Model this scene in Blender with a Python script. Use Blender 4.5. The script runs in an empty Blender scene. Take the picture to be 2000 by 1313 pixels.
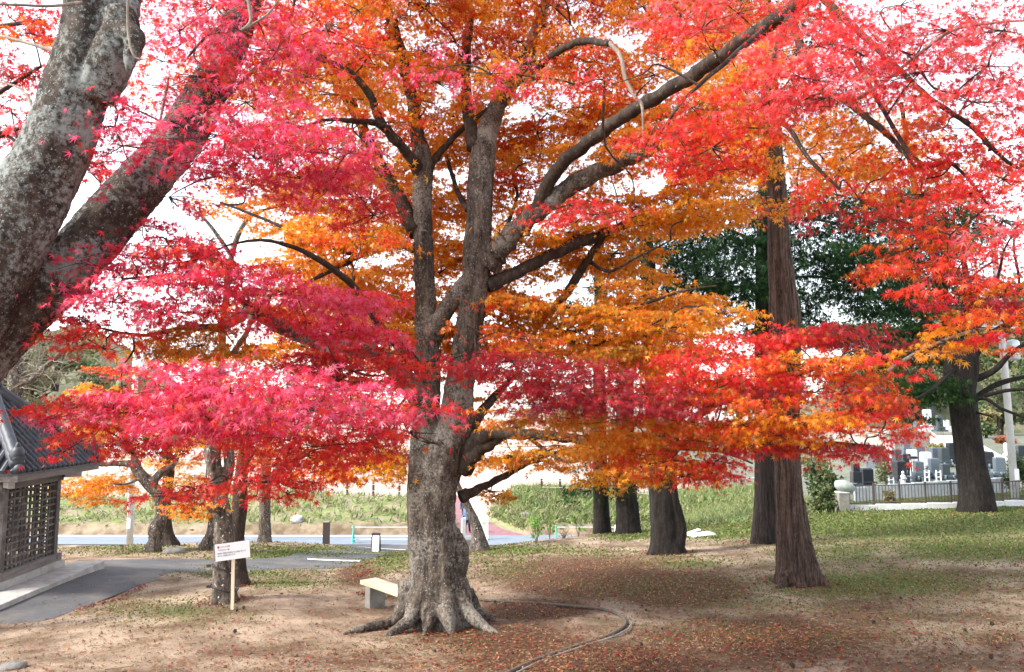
import bpy, math, random
import numpy as np
from mathutils import Vector, Matrix

# ------------------------------------------------------------------ camera, sky, sun, exposure
C = bpy.context.scene
F, CX, CY, TAN = 1450.0, 1000.0, 656.5, 0.099
CAMZ = 7.0
TH = math.atan(TAN); CT, ST = math.cos(TH), math.sin(TH)
cam = bpy.data.cameras.new('camera'); camo = bpy.data.objects.new('camera', cam)
C.collection.objects.link(camo); C.camera = camo
camo.location = (0, 0, CAMZ); camo.rotation_euler = (math.pi/2 + TH, 0, 0)
cam.sensor_width = 36; cam.lens = 36*F/2000; cam.clip_start = 0.05; cam.clip_end = 2000

SUN_AZ, SUN_EL = -108.0, 42.0
w = bpy.data.worlds.new('World'); C.world = w; w.use_nodes = True
nt = w.node_tree; nt.nodes.clear()
sky = nt.nodes.new('ShaderNodeTexSky'); sky.sky_type = 'NISHITA'; sky.sun_disc = False
sky.sun_elevation = math.radians(SUN_EL); sky.sun_rotation = math.radians(SUN_AZ)
sky.air_density = 1.0; sky.dust_density = 1.0; sky.ozone_density = 1.0
hsv = nt.nodes.new('ShaderNodeHueSaturation'); hsv.inputs['Saturation'].default_value = 0.35
bg = nt.nodes.new('ShaderNodeBackground'); bg.inputs[1].default_value = 0.15
wo = nt.nodes.new('ShaderNodeOutputWorld')
nt.links.new(sky.outputs[0], hsv.inputs['Color']); nt.links.new(hsv.outputs[0], bg.inputs[0]); nt.links.new(bg.outputs[0], wo.inputs[0])
sl = bpy.data.lights.new('sun', 'SUN'); sl.energy = 1.95; sl.angle = math.radians(9); sl.color = (1.0, 0.95, 0.87)
so = bpy.data.objects.new('sun', sl); C.collection.objects.link(so)
a, e = math.radians(SUN_AZ), math.radians(SUN_EL)
SV = Vector((math.sin(a)*math.cos(e), math.cos(a)*math.cos(e), math.sin(e)))
so.rotation_euler = SV.to_track_quat('Z', 'Y').to_euler(); so.location = (0, 0, 60)
C.view_settings.view_transform = 'Standard'; C.view_settings.look = 'None'
C.view_settings.exposure = 2.0; C.view_settings.gamma = 1.0
C.render.engine = 'CYCLES'
C.cycles.max_bounces = 7; C.cycles.diffuse_bounces = 4; C.cycles.glossy_bounces = 2; C.cycles.transmission_bounces = 4; C.cycles.transparent_max_bounces = 4

random.seed(7); RNG = np.random.default_rng(11)
HAS = C.collection.objects.link

# ------------------------------------------------------------------ geometry helpers
def P(px, py, d):                      # a point seen at photo pixel px,py and d metres ahead
    u, v = (px-CX)/F, (CY-py)/F
    y = CT - ST*v; z = ST + CT*v
    return Vector((u/y*d, d, CAMZ + z/y*d))
def PX(x, d):                          # x metres -> pixel column (approx.) for a ground point
    return x
def proj(p):                           # numpy (n,3) -> pixels
    q = p - np.array([0, 0, CAMZ]); f = CT*q[:,1] + ST*q[:,2]; v = -ST*q[:,1] + CT*q[:,2]
    f = np.maximum(f, 0.05)
    return np.stack([CX + F*q[:,0]/f, CY - F*v/f], 1)

# ground control points: (px, py, d)  or world ('w', x, d, z below eye)
CTL = [('w',-9,-8,-1.4),('w',0,-8,-0.9),('w',9,-8,-0.6),('w',-9,0,-2.3),('w',-4,0,-1.8),('w',0,0,-1.6),('w',5,0,-1.4),('w',12,0,-1.2),
 ('w',-9,5,-2.9),('w',0,5,-2.4),('w',8,5,-2.1),('w',-18,5,-3.3),('w',-18,12,-3.6),('w',18,8,-2.2),('w',24,20,-2.6),('w',-24,20,-4.0),
 (0,1313,9.6),(500,1313,9.2),(1000,1313,8.96),(1500,1313,8.6),(2000,1313,8.2),
 (0,1215,13.3),(180,1200,13.7),(290,1145,16.2),(200,1112,17.6),(-120,1190,13.6),(420,1110,20),(620,1105,22.5),(430,1178,13.5),(600,1160,14.2),(740,1190,14.2),(690,1150,15.6),
 (860,1222,12),(1080,1175,13.5),(1220,1215,12),(1560,1142,15),(1800,1160,13.2),(2000,1150,12.8),(1300,1082,20.5),(1495,1062,22),(1100,1120,16.5),
 (305,1078,24),(150,1085,24),(412,1072,25),(517,1058,33),(740,1082,33),(640,1062,36),(930,1078,27),(1060,1055,30),(1175,1040,31),(1225,1043,30),
 (1400,1045,26),(1480,1010,32),(1650,1000,30),(1820,1000,29),(2000,990,30),(2000,1060,20),(1750,1070,19),
 ('w',-40,37,-6.7),('w',-20,37.5,-6.9),('w',-8,38,-6.9),('w',0,38,-6.85),('w',5,38,-6.75),('w',9,36,-5.0),('w',12,36,-4.6),('w',11,42,-4.75),('w',13,50,-5.1),('w',15,46,-5.0),('w',17,56,-5.1),('w',20,70,-5.2),
 ('w',-40,25,-4.7),('w',14.2,37,-4.4),('w',21,38,-3.75),('w',27,38,-3.6),('w',22,44,-3.6),('w',30,44,-3.4),('w',26,50,-3.45),('w',33,50,-3.2),('w',30,55,-3.2),('w',42,40,-3.2),('w',45,55,-2.8),
 ('w',14,60,-5.2),('w',12,90,-5.3),('w',30,70,-3.2),('w',50,90,-3.0),('w',-60,60,-5.5),('w',-60,110,-5.3),('w',0,120,-5.3),('w',60,120,-3.5),('w',0,250,-5.0),('w',-150,250,-5),('w',150,250,-4)]
_c = []
for c in CTL:
    if c[0] == 'w': _c.append((c[1], c[2], c[3]+CAMZ))
    else: p = P(*c); _c.append((p.x, p.y, p.z))
_c = np.array(_c)
def _phi(r2): return 0.5*r2*np.log(r2+1e-9)
_n = len(_c); _A = np.zeros((_n+3, _n+3)); _d2 = ((_c[:,None,:2]-_c[None,:,:2])**2).sum(-1)
_A[:_n,:_n] = _phi(_d2) + np.eye(_n)*2.0; _A[:_n,_n] = 1; _A[:_n,_n+1:] = _c[:,:2]; _A[_n:,:_n] = _A[:_n,_n:].T
_w = np.linalg.solve(_A, np.concatenate([_c[:,2], [0,0,0]]))
def sst(a, b, x):
    t = np.clip((x-a)/(b-a), 0, 1); return t*t*(3-2*t)
ROADZ = CAMZ - 6.95
PATHC = np.array([(39,-0.6,1.9),(42,-1.0,1.75),(46,-2.3,1.2),(50,-3.35,0.85),(60,-5.2,0.8),(90,-12,0.8)])
def gz(x, y):
    x = np.atleast_1d(np.asarray(x, float)); y = np.atleast_1d(np.asarray(y, float)); sh = x.shape
    x = x.ravel(); y = y.ravel(); out = np.empty_like(x)
    for i in range(0, len(x), 20000):
        xs, ys = x[i:i+20000], y[i:i+20000]
        d2 = (xs[:,None]-_c[None,:,0])**2 + (ys[:,None]-_c[None,:,1])**2
        out[i:i+20000] = _phi(d2) @ _w[:_n] + _w[_n] + _w[_n+1]*xs + _w[_n+2]*ys
    top = -5.33 + CAMZ + 0.25*np.sin(x*0.35+1)*sst(44,48,y)*(1-sst(50,60,y))
    ramp = ROADZ + (top-ROADZ)*(0.35*sst(42.0,42.7,y)+0.65*sst(42.5,47.5,y))
    pc = np.interp(y, PATHC[:,0], PATHC[:,1]); pw = np.interp(y, PATHC[:,0], PATHC[:,2])
    cut = ROADZ + 0.95*np.maximum(0, np.abs(x-pc)-pw-0.1) + 0.012*np.maximum(0, y-42)
    prof = np.where(y > 42, np.minimum(ramp, cut), ROADZ)
    wgt = sst(37.6, 39.0, y)*(1-sst(6.0, 11.0, x))
    return (out*(1-wgt) + prof*wgt).reshape(sh)
def g1(x, y): return float(gz([x],[y])[0])
def place(px, d):                      # ground point under pixel column px at distance d
    x = (px-CX)/F*d*1.02
    for _ in range(4):
        z = g1(x, d); f = CT*d + ST*(z-CAMZ); x = (px-CX)/F*f
    return Vector((x, d, g1(x, d)))

class MB:
    def __init__(s): s.v = []; s.f = []
    def add(s, vs, fs):
        n = len(s.v); s.v += [tuple(v) for v in vs]; s.f += [tuple(i+n for i in f) for f in fs]
    def box(s, c, size, M=None, taper=1.0):
        hx, hy, hz = size[0]/2, size[1]/2, size[2]/2
        vs = []
        for z in (-1, 1):
            t = taper if z > 0 else 1.0
            for x, y in ((-1,-1),(1,-1),(1,1),(-1,1)): vs.append(Vector((x*hx*t, y*hy*t, z*hz)))
        if M is not None: vs = [M @ v for v in vs]
        c = Vector(c)
        s.add([v+c for v in vs], [(3,2,1,0),(4,5,6,7),(0,1,5,4),(1,2,6,5),(2,3,7,6),(3,0,4,7)]); return s
    def bevbox(s, c, size, b=0.02, M=None):       # chamfered top edges
        hx, hy, hz = size[0]/2, size[1]/2, size[2]/2; vs = []
        for z, k in ((-hz,0),(hz-b,0),(hz,b)):
            for x, y in ((-1,-1),(1,-1),(1,1),(-1,1)): vs.append(Vector((x*(hx-k), y*(hy-k), z)))
        if M is not None: vs = [M @ v for v in vs]
        c = Vector(c); fs = [(3,2,1,0),(8,9,10,11)]
        for r in (0, 4):
            for i in range(4): j = (i+1)%4; fs.append((r+i, r+j, r+4+j, r+4+i))
        s.add([v+c for v in vs], fs); return s
    def tube(s, pts, rad, n=8, rnd=0.0, cap=True, lobes=None, flat=None):
        pts = [Vector(p) for p in pts]; k = len(pts)
        t0 = (pts[1]-pts[0]).normalized()
        ref = Vector((1,0,0)) if abs(t0.x) < 0.9 else Vector((0,1,0))
        u = (ref - t0*ref.dot(t0)).normalized(); vs = []
        for i in range(k):
            t = (pts[min(i+1,k-1)]-pts[max(i-1,0)])
            t = t.normalized() if t.length > 1e-6 else t0
            u = (u - t*u.dot(t)); u = u.normalized() if u.length > 1e-6 else t.orthogonal().normalized()
            b = t.cross(u)
            for j in range(n):
                a = 2*math.pi*j/n; r = rad[i]
                if lobes: r *= lobes(a, i/(k-1))
                if rnd: r *= 1 + random.uniform(-rnd, rnd)
                fl = flat if flat else 1.0
                vs.append(pts[i] + u*math.cos(a)*r + b*math.sin(a)*r*fl)
        fs = [(i*n+j, i*n+(j+1)%n, (i+1)*n+(j+1)%n, (i+1)*n+j) for i in range(k-1) for j in range(n)]
        if cap: fs += [tuple(range(n-1,-1,-1)), tuple((k-1)*n+j for j in range(n))]
        s.add(vs, fs); return s
    def lathe(s, c, prof, n=14):
        vs = []; c = Vector(c)
        for r, z in prof:
            for j in range(n): a = 2*math.pi*j/n; vs.append(c+Vector((r*math.cos(a), r*math.sin(a), z)))
        k = len(prof)
        fs = [(i*n+j, i*n+(j+1)%n, (i+1)*n+(j+1)%n, (i+1)*n+j) for i in range(k-1) for j in range(n)]
        fs += [tuple(range(n-1,-1,-1)), tuple((k-1)*n+j for j in range(n))]
        s.add(vs, fs); return s
    def blob(s, c, r, n=10, m=7, rnd=0.0, M=None):
        c = Vector(c); vs = []
        for i in range(m+1):
            th = math.pi*i/m
            for j in range(n):
                ph = 2*math.pi*j/n; q = 1+random.uniform(-rnd, rnd)
                v = Vector((math.sin(th)*math.cos(ph)*r[0]*q, math.sin(th)*math.sin(ph)*r[1]*q, math.cos(th)*r[2]*q))
                vs.append(c + (M @ v if M is not None else v))
        fs = [(i*n+j, (i+1)*n+j, (i+1)*n+(j+1)%n, i*n+(j+1)%n) for i in range(m) for j in range(n)]
        s.add(vs, fs); return s
    def build(s, name, mat, parent=None, smooth=False, label=None):
        o0 = Vector(parent['_o']) if parent is not None and '_o' in parent else Vector((0,0,0))
        me = bpy.data.meshes.new(name)
        me.from_pydata([Vector(v)-o0 for v in s.v], [], s.f); me.update()
        if smooth: me.polygons.foreach_set('use_smooth', [True]*len(me.polygons))
        me.materials.append(mat)
        o = bpy.data.objects.new(name, me); HAS(o)
        if parent is not None: o.parent = parent; o['_o'] = o0
        if label: o['label'] = label
        return o
def tag(o, label=None, cat=None, group=None, kind=None):
    if label: o['label'] = label
    if cat: o['category'] = cat
    if group: o['group'] = group
    if kind: o['kind'] = kind
    return o
def thing(name, loc, label, cat, group=None):
    o = bpy.data.objects.new(name, None); HAS(o); o.location = loc; o.empty_display_size = 0.2
    o['_o'] = tuple(loc); return tag(o, label, cat, group)
def copy_thing(root, loc, label, rz=0, sc=None):
    r = root.copy(); HAS(r); r.location = loc; r.rotation_euler = (0,0,rz); r['label'] = label
    if sc: r.scale = sc
    for ch in list(root.children):
        c = ch.copy(); HAS(c); c.parent = r
        for g in list(ch.children): d = g.copy(); HAS(d); d.parent = c
    return r
def cr(pts, k=6):                      # Catmull-Rom through tuples (any length)
    pts = [np.array(p, float) for p in pts]; out = []
    for i in range(len(pts)-1):
        a = pts[max(i-1,0)]; b = pts[i]; c = pts[i+1]; d = pts[min(i+2,len(pts)-1)]
        for j in range(k):
            t = j/k
            out.append(0.5*((2*b)+(c-a)*t+(2*a-5*b+4*c-d)*t*t+(3*b-a-3*c+d)*t**3))
    out.append(pts[-1]); return out
def npmesh(name, V, corners, starts, mat, parent=None, col=None, label=None, smooth=False):
    me = bpy.data.meshes.new(name); V = np.asarray(V, np.float32)
    if parent is not None: V = V - np.array(parent['_o'], np.float32)
    me.vertices.add(len(V)); me.vertices.foreach_set('co', V.ravel())
    me.loops.add(len(corners)); me.loops.foreach_set('vertex_index', np.asarray(corners, np.int32))
    me.polygons.add(len(starts)); me.polygons.foreach_set('loop_start', np.asarray(starts, np.int32))
    if smooth: me.polygons.foreach_set('use_smooth', np.ones(len(starts), bool))
    me.update(calc_edges=True)
    if col is not None:
        ca = me.color_attributes.new('Col', 'FLOAT_COLOR', 'POINT')
        c4 = np.ones((len(V),4), np.float32); c4[:,:3] = col; ca.data.foreach_set('color', c4.ravel())
    me.materials.append(mat)
    o = bpy.data.objects.new(name, me); HAS(o)
    if parent is not None: o.parent = parent
    if label: o['label'] = label
    return o

# ------------------------------------------------------------------ materials
def new_mat(name):
    m = bpy.data.materials.new(name); m.use_nodes = True
    t = m.node_tree; b = t.nodes['Principled BSDF']; return m, t, b
def noise(t, scale, detail=5, rough=0.6, stretch=None, off=0.0, coord='Object'):
    tc = t.nodes.new('ShaderNodeTexCoord'); mp = t.nodes.new('ShaderNodeMapping')
    mp.inputs['Scale'].default_value = stretch or (1,1,1); mp.inputs['Location'].default_value = (off, off*1.7, off*0.6)
    n = t.nodes.new('ShaderNodeTexNoise'); n.inputs['Scale'].default_value = scale; n.inputs['Detail'].default_value = detail; n.inputs['Roughness'].default_value = rough
    t.links.new(tc.outputs[coord], mp.inputs[0]); t.links.new(mp.outputs[0], n.inputs['Vector']); return n.outputs['Fac']
def ramp(t, fac, stops):
    r = t.nodes.new('ShaderNodeValToRGB'); r.color_ramp.elements[0].position = stops[0][0]; r.color_ramp.elements[1].position = stops[-1][0]
    for p, c in stops[1:-1]: r.color_ramp.elements.new(p)
    for el, (p, c) in zip(sorted(r.color_ramp.elements, key=lambda q: q.position), stops):
        el.color = (c, c, c, 1) if isinstance(c, (int, float)) else (*c, 1)
    t.links.new(fac, r.inputs[0]); return r.outputs[0]
def mix(t, fac, A, B):
    m = t.nodes.new('ShaderNodeMix'); m.data_type = 'RGBA'
    for s, v in ((m.inputs[0], fac), (m.inputs[6], A), (m.inputs[7], B)):
        if isinstance(v, (int, float)): s.default_value = v
        elif isinstance(v, tuple): s.default_value = (*v, 1)
        else: t.links.new(v, s)
    return m.outputs[2]
def math_(t, op, a, b=None):
    m = t.nodes.new('ShaderNodeMath'); m.operation = op
    for s, v in ((m.inputs[0], a), (m.inputs[1], b)):
        if v is None: continue
        if isinstance(v, (int, float)): s.default_value = v
        else: t.links.new(v, s)
    return m.outputs[0]
def bump(t, b, h, strength, dist):
    n = t.nodes.new('ShaderNodeBump'); n.inputs['Strength'].default_value = strength; n.inputs['Distance'].default_value = dist
    t.links.new(h, n.inputs['Height']); t.links.new(n.outputs[0], b.inputs['Normal'])
def mat(name, c1, c2=None, scale=6, rough=0.8, bmp=0.0, bd=0.01, stretch=None, spots=None, spec=None, metal=0):
    m, t, b = new_mat(name); b.inputs['Roughness'].default_value = rough; b.inputs['Metallic'].default_value = metal
    if spec is not None: b.inputs['Specular IOR Level'].default_value = spec
    f = noise(t, scale, stretch=stretch)
    col = ramp(t, f, [(0.3, c1), (0.7, c2 or tuple(x*0.8 for x in c1))])
    if spots:
        for (sc, lo, hi, sp, st) in spots:
            col = mix(t, ramp(t, noise(t, sc, 4, 0.7, st, off=sc), [(lo, 0.0), (hi, 1.0)]), col, sp)
    t.links.new(col, b.inputs['Base Color'])
    if bmp: bump(t, b, noise(t, scale*2.5, 8, 0.7, stretch), bmp, bd)
    return m
def attr(t, n):
    a = t.nodes.new('ShaderNodeAttribute'); a.attribute_name = n; return a
def leafmat(name, rough=0.42, trans=0.4, spec=0.5, tint=(1.15,1.15,1.0)):
    m, t, b = new_mat(name); a = attr(t, 'Col'); b.inputs['Roughness'].default_value = rough; b.inputs['Specular IOR Level'].default_value = spec
    t.links.new(a.outputs['Color'], b.inputs['Base Color'])
    tr = t.nodes.new('ShaderNodeBsdfTranslucent'); t.links.new(mix(t, 0.0, a.outputs['Color'], tint), tr.inputs['Color'])
    ms = t.nodes.new('ShaderNodeMixShader'); ms.inputs[0].default_value = trans
    t.links.new(b.outputs[0], ms.inputs[1]); t.links.new(tr.outputs[0], ms.inputs[2])
    t.links.new(ms.outputs[0], t.nodes['Material Output'].inputs['Surface']); return m
MAPLE = leafmat('maple_leaf', 0.40, 0.55)
CONIFER = leafmat('conifer_needles', 0.85, 0.25, 0.08)
GRASSM = leafmat('grass_blades', 0.6, 0.35, 0.3)
LITTERM = leafmat('dry_leaves', 0.7, 0.15, 0.3)
def barkmat(name, c1, c2, vscale=9, vert=0.22, speck=None, patch=None, bmp=0.8, bd=0.03):
    m, t, b = new_mat(name); b.inputs['Roughness'].default_value = 0.9; b.inputs['Specular IOR Level'].default_value = 0.2
    f = noise(t, vscale, 8, 0.65, (1,1,vert)); f2_ = noise(t, vscale*2.7, 6, 0.75, (1,1,vert*1.4), off=7.0)
    f = math_(t, 'ADD', math_(t, 'MULTIPLY', f, 0.55), math_(t, 'MULTIPLY', f2_, 0.45)); col = ramp(t, f, [(0.40, c1), (0.50, tuple((a_+b_)*.42 for a_, b_ in zip(c1, c2))), (0.60, c2)])
    h = f
    if patch:
        pc, sc, lo, hi = patch
        k = math_(t, 'ADD', math_(t, 'MULTIPLY', noise(t, sc, 4, 0.6), 0.45), math_(t, 'MULTIPLY', noise(t, sc*16, 8, 0.85), 0.55))
        col = mix(t, ramp(t, k, [(lo, 0.0), (hi, 1.0)]), col, pc); h = math_(t, 'ADD', h, math_(t, 'MULTIPLY', k, 0.6))
    if speck:
        pc, sc, lo, hi = speck
        col = mix(t, ramp(t, noise(t, sc, 2, 0.5, (1,1,0.7), off=3.3), [(lo, 0.0), (hi, 1.0)]), col, pc)
    t.links.new(col, b.inputs['Base Color']); bump(t, b, h, bmp, bd); return m
BARK = barkmat('maple_bark', (0.02,0.015,0.012), (0.145,0.115,0.09), 9, 0.22, speck=((0.32,0.31,0.28),48,0.65,0.71), patch=((0.23,0.21,0.18),1.6,0.5,0.58), bmp=1.0, bd=0.04)
BARKD = barkmat('dark_limb_bark', (0.022,0.016,0.013), (0.075,0.055,0.042), 10, 0.4, speck=((0.3,0.28,0.25),30,0.7,0.75))
BARKP = barkmat('pale_twig_bark', (0.16,0.12,0.09), (0.32,0.27,0.22), 12, 0.4)
BARKCH = barkmat('lichen_cherry_bark', (0.028,0.02,0.016), (0.12,0.09,0.07), 9, 0.7, patch=((0.30,0.32,0.30),1.3,0.485,0.56), speck=((0.34,0.35,0.33),55,0.64,0.70), bmp=1.0, bd=0.06)
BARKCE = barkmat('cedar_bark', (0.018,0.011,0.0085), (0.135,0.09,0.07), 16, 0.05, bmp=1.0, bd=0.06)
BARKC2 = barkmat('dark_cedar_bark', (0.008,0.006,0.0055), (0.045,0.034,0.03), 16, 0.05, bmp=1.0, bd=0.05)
BARKDK = barkmat('dark_old_bark', (0.007,0.006,0.0055), (0.03,0.024,0.02), 12, 0.2, patch=((0.05,0.043,0.037),2.2,0.58,0.7), bmp=1.0, bd=0.03)
BARKG = barkmat('grey_gnarled_bark', (0.03,0.023,0.018), (0.20,0.165,0.135), 10, 0.3, speck=((0.55,0.52,0.48),22,0.64,0.7), bmp=0.9)
WOOD = mat('weathered_timber', (0.045,0.036,0.032), (0.105,0.088,0.078), 9, 0.8, 0.4, 0.006, (1,1,0.15), spots=[(2.0,0.5,0.75,(0.24,0.2,0.18),None)])
WOODH = mat('weathered_timber_sill', (0.09,0.075,0.068), (0.21,0.175,0.165), 9, 0.8, 0.4, 0.006, (1,0.15,1))
STONE = mat('plinth_stone', (0.26,0.245,0.23), (0.40,0.385,0.36), 5, 0.85, 0.5, 0.01, spots=[(2.2,0.55,0.7,(0.24,0.23,0.2),None)])
TILE = mat('roof_tile', (0.016,0.019,0.025), (0.05,0.056,0.07), 7, 0.55, 0.3, 0.006, spots=[(3.0,0.6,0.75,(0.11,0.11,0.12),None)])
WHITE = mat('white_paint', (0.88,0.88,0.88), (0.84,0.85,0.86), 3, 0.5)
CREAM = mat('pale_new_wood', (0.40,0.345,0.235), (0.52,0.46,0.33), 7, 0.6, 0.2, 0.004, (0.2,1,1), spots=[(1.5,0.55,0.7,(0.62,0.56,0.38),None)])
POSTW = mat('raw_pine', (0.62,0.48,0.33), (0.74,0.62,0.46), 12, 0.7, 0.2, 0.004, (1,1,0.1))
CONC = mat('concrete', (0.17,0.155,0.135), (0.26,0.245,0.215), 6, 0.9, 0.5, 0.006, spots=[(3,0.56,0.7,(0.10,0.09,0.075),None)])
CONCP = mat('pale_concrete', (0.55,0.55,0.54), (0.66,0.66,0.65), 4, 0.85, 0.3, 0.005, spots=[(2,0.58,0.72,(0.4,0.4,0.4),None)])
BLACK = mat('black_rubber', (0.012,0.012,0.014), (0.03,0.03,0.03), 6, 0.5)
DARKW = mat('dark_stained_wood', (0.03,0.022,0.02), (0.06,0.045,0.04), 10, 0.6)
INK = mat('sign_ink', (0.05,0.04,0.12), (0.09,0.07,0.16), 6, 0.6)
RED = mat('sign_red', (0.35,0.01,0.06), (0.45,0.02,0.08), 6, 0.5)
YEL = mat('warning_yellow', (0.75,0.6,0.02), (0.7,0.52,0.02), 6, 0.5)
TEAL = mat('barrier_green', (0.02,0.42,0.33), (0.05,0.5,0.42), 6, 0.5)
STEEL = mat('galvanised_steel', (0.5,0.56,0.6), (0.62,0.66,0.7), 6, 0.4, metal=0.3)
IRON = mat('brown_iron', (0.05,0.035,0.03), (0.10,0.07,0.06), 8, 0.6)
GRANB = mat('black_granite', (0.01,0.013,0.018), (0.03,0.036,0.045), 40, 0.15)
GRANG = mat('grey_granite', (0.06,0.08,0.10), (0.11,0.135,0.16), 40, 0.25)
GRAND = mat('dark_granite', (0.025,0.035,0.042), (0.055,0.07,0.08), 40, 0.2)
GRANW = mat('white_granite', (0.42,0.43,0.44), (0.56,0.56,0.56), 40, 0.4)
ROCK = mat('field_rock', (0.09,0.085,0.078), (0.24,0.225,0.205), 4, 0.9, 0.8, 0.03)
CONE = mat('pine_cone', (0.02,0.014,0.01), (0.07,0.045,0.03), 30, 0.8)
SKIN = mat('skin', (0.5,0.3,0.22), (0.55,0.34,0.26), 6, 0.6)
HAIR = mat('grey_hair', (0.3,0.3,0.3), (0.5,0.5,0.5), 20, 0.7)
NAVY = mat('navy_cloth', (0.03,0.045,0.08), (0.055,0.075,0.12), 12, 0.9)
BLUEJ = mat('blue_grey_cloth', (0.09,0.13,0.22), (0.13,0.18,0.28), 12, 0.9)
BLACKC = mat('black_cloth', (0.012,0.012,0.02), (0.03,0.03,0.04), 12, 0.9)
ASPH = mat('asphalt', (0.04,0.04,0.043), (0.085,0.083,0.086), 1.1, 0.9, 0.5, 0.006, spots=[(0.7,0.48,0.66,(0.115,0.10,0.085),None),(40,0.66,0.72,(0.2,0.19,0.18),None)])
ROADM = mat('road_asphalt', (0.15,0.18,0.22), (0.19,0.22,0.26), 2, 0.85, 0.3, 0.005)
PINKP = mat('red_paving', (0.21,0.085,0.095), (0.28,0.145,0.16), 3, 0.85, 0.3, 0.004)

# ------------------------------------------------------------------ ground sheet
def blobmask(px, blobs):
    m = np.zeros(len(px))
    for (cx, cy, rx, ry, wt) in blobs:
        m = np.maximum(m, wt*np.exp(-(((px[:,0]-cx)/rx)**2+((px[:,1]-cy)/ry)**2)))
    return m
GRASSB = [(1750,1020,420,42,1.0),(1900,1070,260,40,.75),(1650,1080,160,40,.6),(1400,1040,110,16,1),(1000,1075,160,14,.7),(640,1085,260,22,.8),(300,1075,180,12,.5),
 (330,1195,190,34,.55),(560,1140,120,16,.6),(760,1100,70,26,.6),(980,1110,90,30,.45),(1250,1150,160,26,.45),(1700,1140,330,44,.7),(1500,1180,240,30,.5),(1800,1240,300,40,.4),(1400,1230,240,40,.35),(1350,1100,120,16,.6),(1150,1080,120,12,.5),(800,1265,160,22,.35),(1850,1200,220,60,.35),(480,1120,160,14,.6)]
LITB = [(1150,1130,260,60,.9),(1320,1150,180,50,1),(1050,1190,140,26,1),(700,1125,60,30,.9),(760,1160,80,30,.7),(1850,1140,200,50,.55),(1950,1250,90,40,.6),(1000,1250,240,60,.75),(1500,1250,420,70,.75),
 (1150,1290,400,60,.8),(750,1290,380,40,.5),(240,1180,90,30,.5),(1700,1200,260,60,.6)]
def ground_masks(V):
    px = proj(V); x, y = V[:,0], V[:,1]
    gr = blobmask(px, GRASSB); li = blobmask(px, LITB)
    far = sst(38.5, 41.5, y); gr = np.maximum(gr*(1-far), 0); li *= 1-far
    nearb = 1-sst(3, 7, y); li = np.maximum(li*(1-nearb), nearb*0.5)
    bank = sst(42.2, 43.4, y)*(1-sst(46.2, 50, y)); field = sst(46.5, 50, y)
    rightlawn = sst(30.5, 33, y)*sst(5, 9, x)*(1-sst(46,50,y)); gr = np.maximum(gr, np.maximum(rightlawn, sst(24,28,y)*(1-sst(40,42,y))*sst(2,5,x)))
    grave = sst(13.2, 14.2, x)*sst(34.0, 36.0, y)
    return gr, li, bank*(1-grave), field*(1-grave), grave
ds = np.concatenate([np.linspace(-14, 5, 30, endpoint=False), 5*np.exp(np.linspace(0, math.log(80), 400))])
us = np.sinh(np.linspace(-2.2, 2.2, 420))/np.sinh(2.2)*2.4
DD, UU = np.meshgrid(ds, us, indexing='ij'); XX = UU*(7+np.maximum(DD, 0))
ZZ = gz(XX, DD); V = np.stack([XX, DD, ZZ], -1).reshape(-1, 3)
V[:,2] += (0.018*np.sin(V[:,0]*3.1+V[:,1]*1.3)*np.sin(V[:,1]*2.3-V[:,0])+0.02*np.sin(V[:,0]*1.1)*np.sin(V[:,1]*0.9))*(1-sst(30, 37, V[:,1]))
nr, nc = DD.shape; I = np.arange(nr*nc).reshape(nr, nc)
Q = np.stack([I[:-1,:-1], I[:-1,1:], I[1:,1:], I[1:,:-1]], -1).reshape(-1, 4)
gm, t, b = new_mat('park_ground'); b.inputs['Roughness'].default_value = 0.95; b.inputs['Specular IOR Level'].default_value = 0.1
ground = npmesh('ground', V, Q.ravel(), np.arange(len(Q))*4, gm, smooth=True); tag(ground, kind='structure')
for nm, arr in zip(('grass','litter','bank','field','grave'), ground_masks(V)):
    at = ground.data.attributes.new(nm, 'FLOAT', 'POINT'); at.data.foreach_set('value', arr.astype(np.float32))
n1 = noise(t, 0.9, 6, 0.65); n2 = noise(t, 9, 6, 0.7); n3 = noise(t, 45, 4, 0.7)
dirt = mix(t, ramp(t, n1, [(0.4,0.0),(0.62,1.0)]), (0.14,0.095,0.06), (0.35,0.27,0.195))
dirt = mix(t, ramp(t, n3, [(0.52,0.0),(0.72,0.8)]), dirt, (0.06,0.034,0.022))
def thr(a, nz, lo=-0.12, hi=0.12):
    return ramp(t, math_(t, 'ADD', math_(t, 'SUBTRACT', a, nz), 0.5), [(0.5+lo, 0.0), (0.5+hi, 1.0)])
nn = math_(t, 'ADD', math_(t, 'MULTIPLY', n2, 0.5), math_(t, 'MULTIPLY', noise(t, 28, 5, 0.8), 0.55))
lit = mix(t, ramp(t, n3, [(0.38,0.0),(0.66,1.0)]), (0.045,0.025,0.014), (0.15,0.088,0.046))
lit = mix(t, ramp(t, noise(t, 70, 2, 0.5, off=2.0), [(0.63,0.0),(0.68,1.0)]), lit, (0.15,0.025,0.018))
lit = mix(t, ramp(t, noise(t, 60, 2, 0.5, off=5.0), [(0.66,0.0),(0.71,1.0)]), lit, (0.21,0.125,0.08))
grs = mix(t, ramp(t, n3, [(0.35,0.0),(0.65,1.0)]), (0.045,0.066,0.015), (0.13,0.155,0.045))
grs = mix(t, ramp(t, n2, [(0.5,0.0),(0.72,1.0)]), grs, (0.13,0.105,0.06))
col = mix(t, thr(attr(t,'litter').outputs['Fac'], nn), dirt, lit)
col = mix(t, thr(attr(t,'grass').outputs['Fac'], nn), col, grs)
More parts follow.
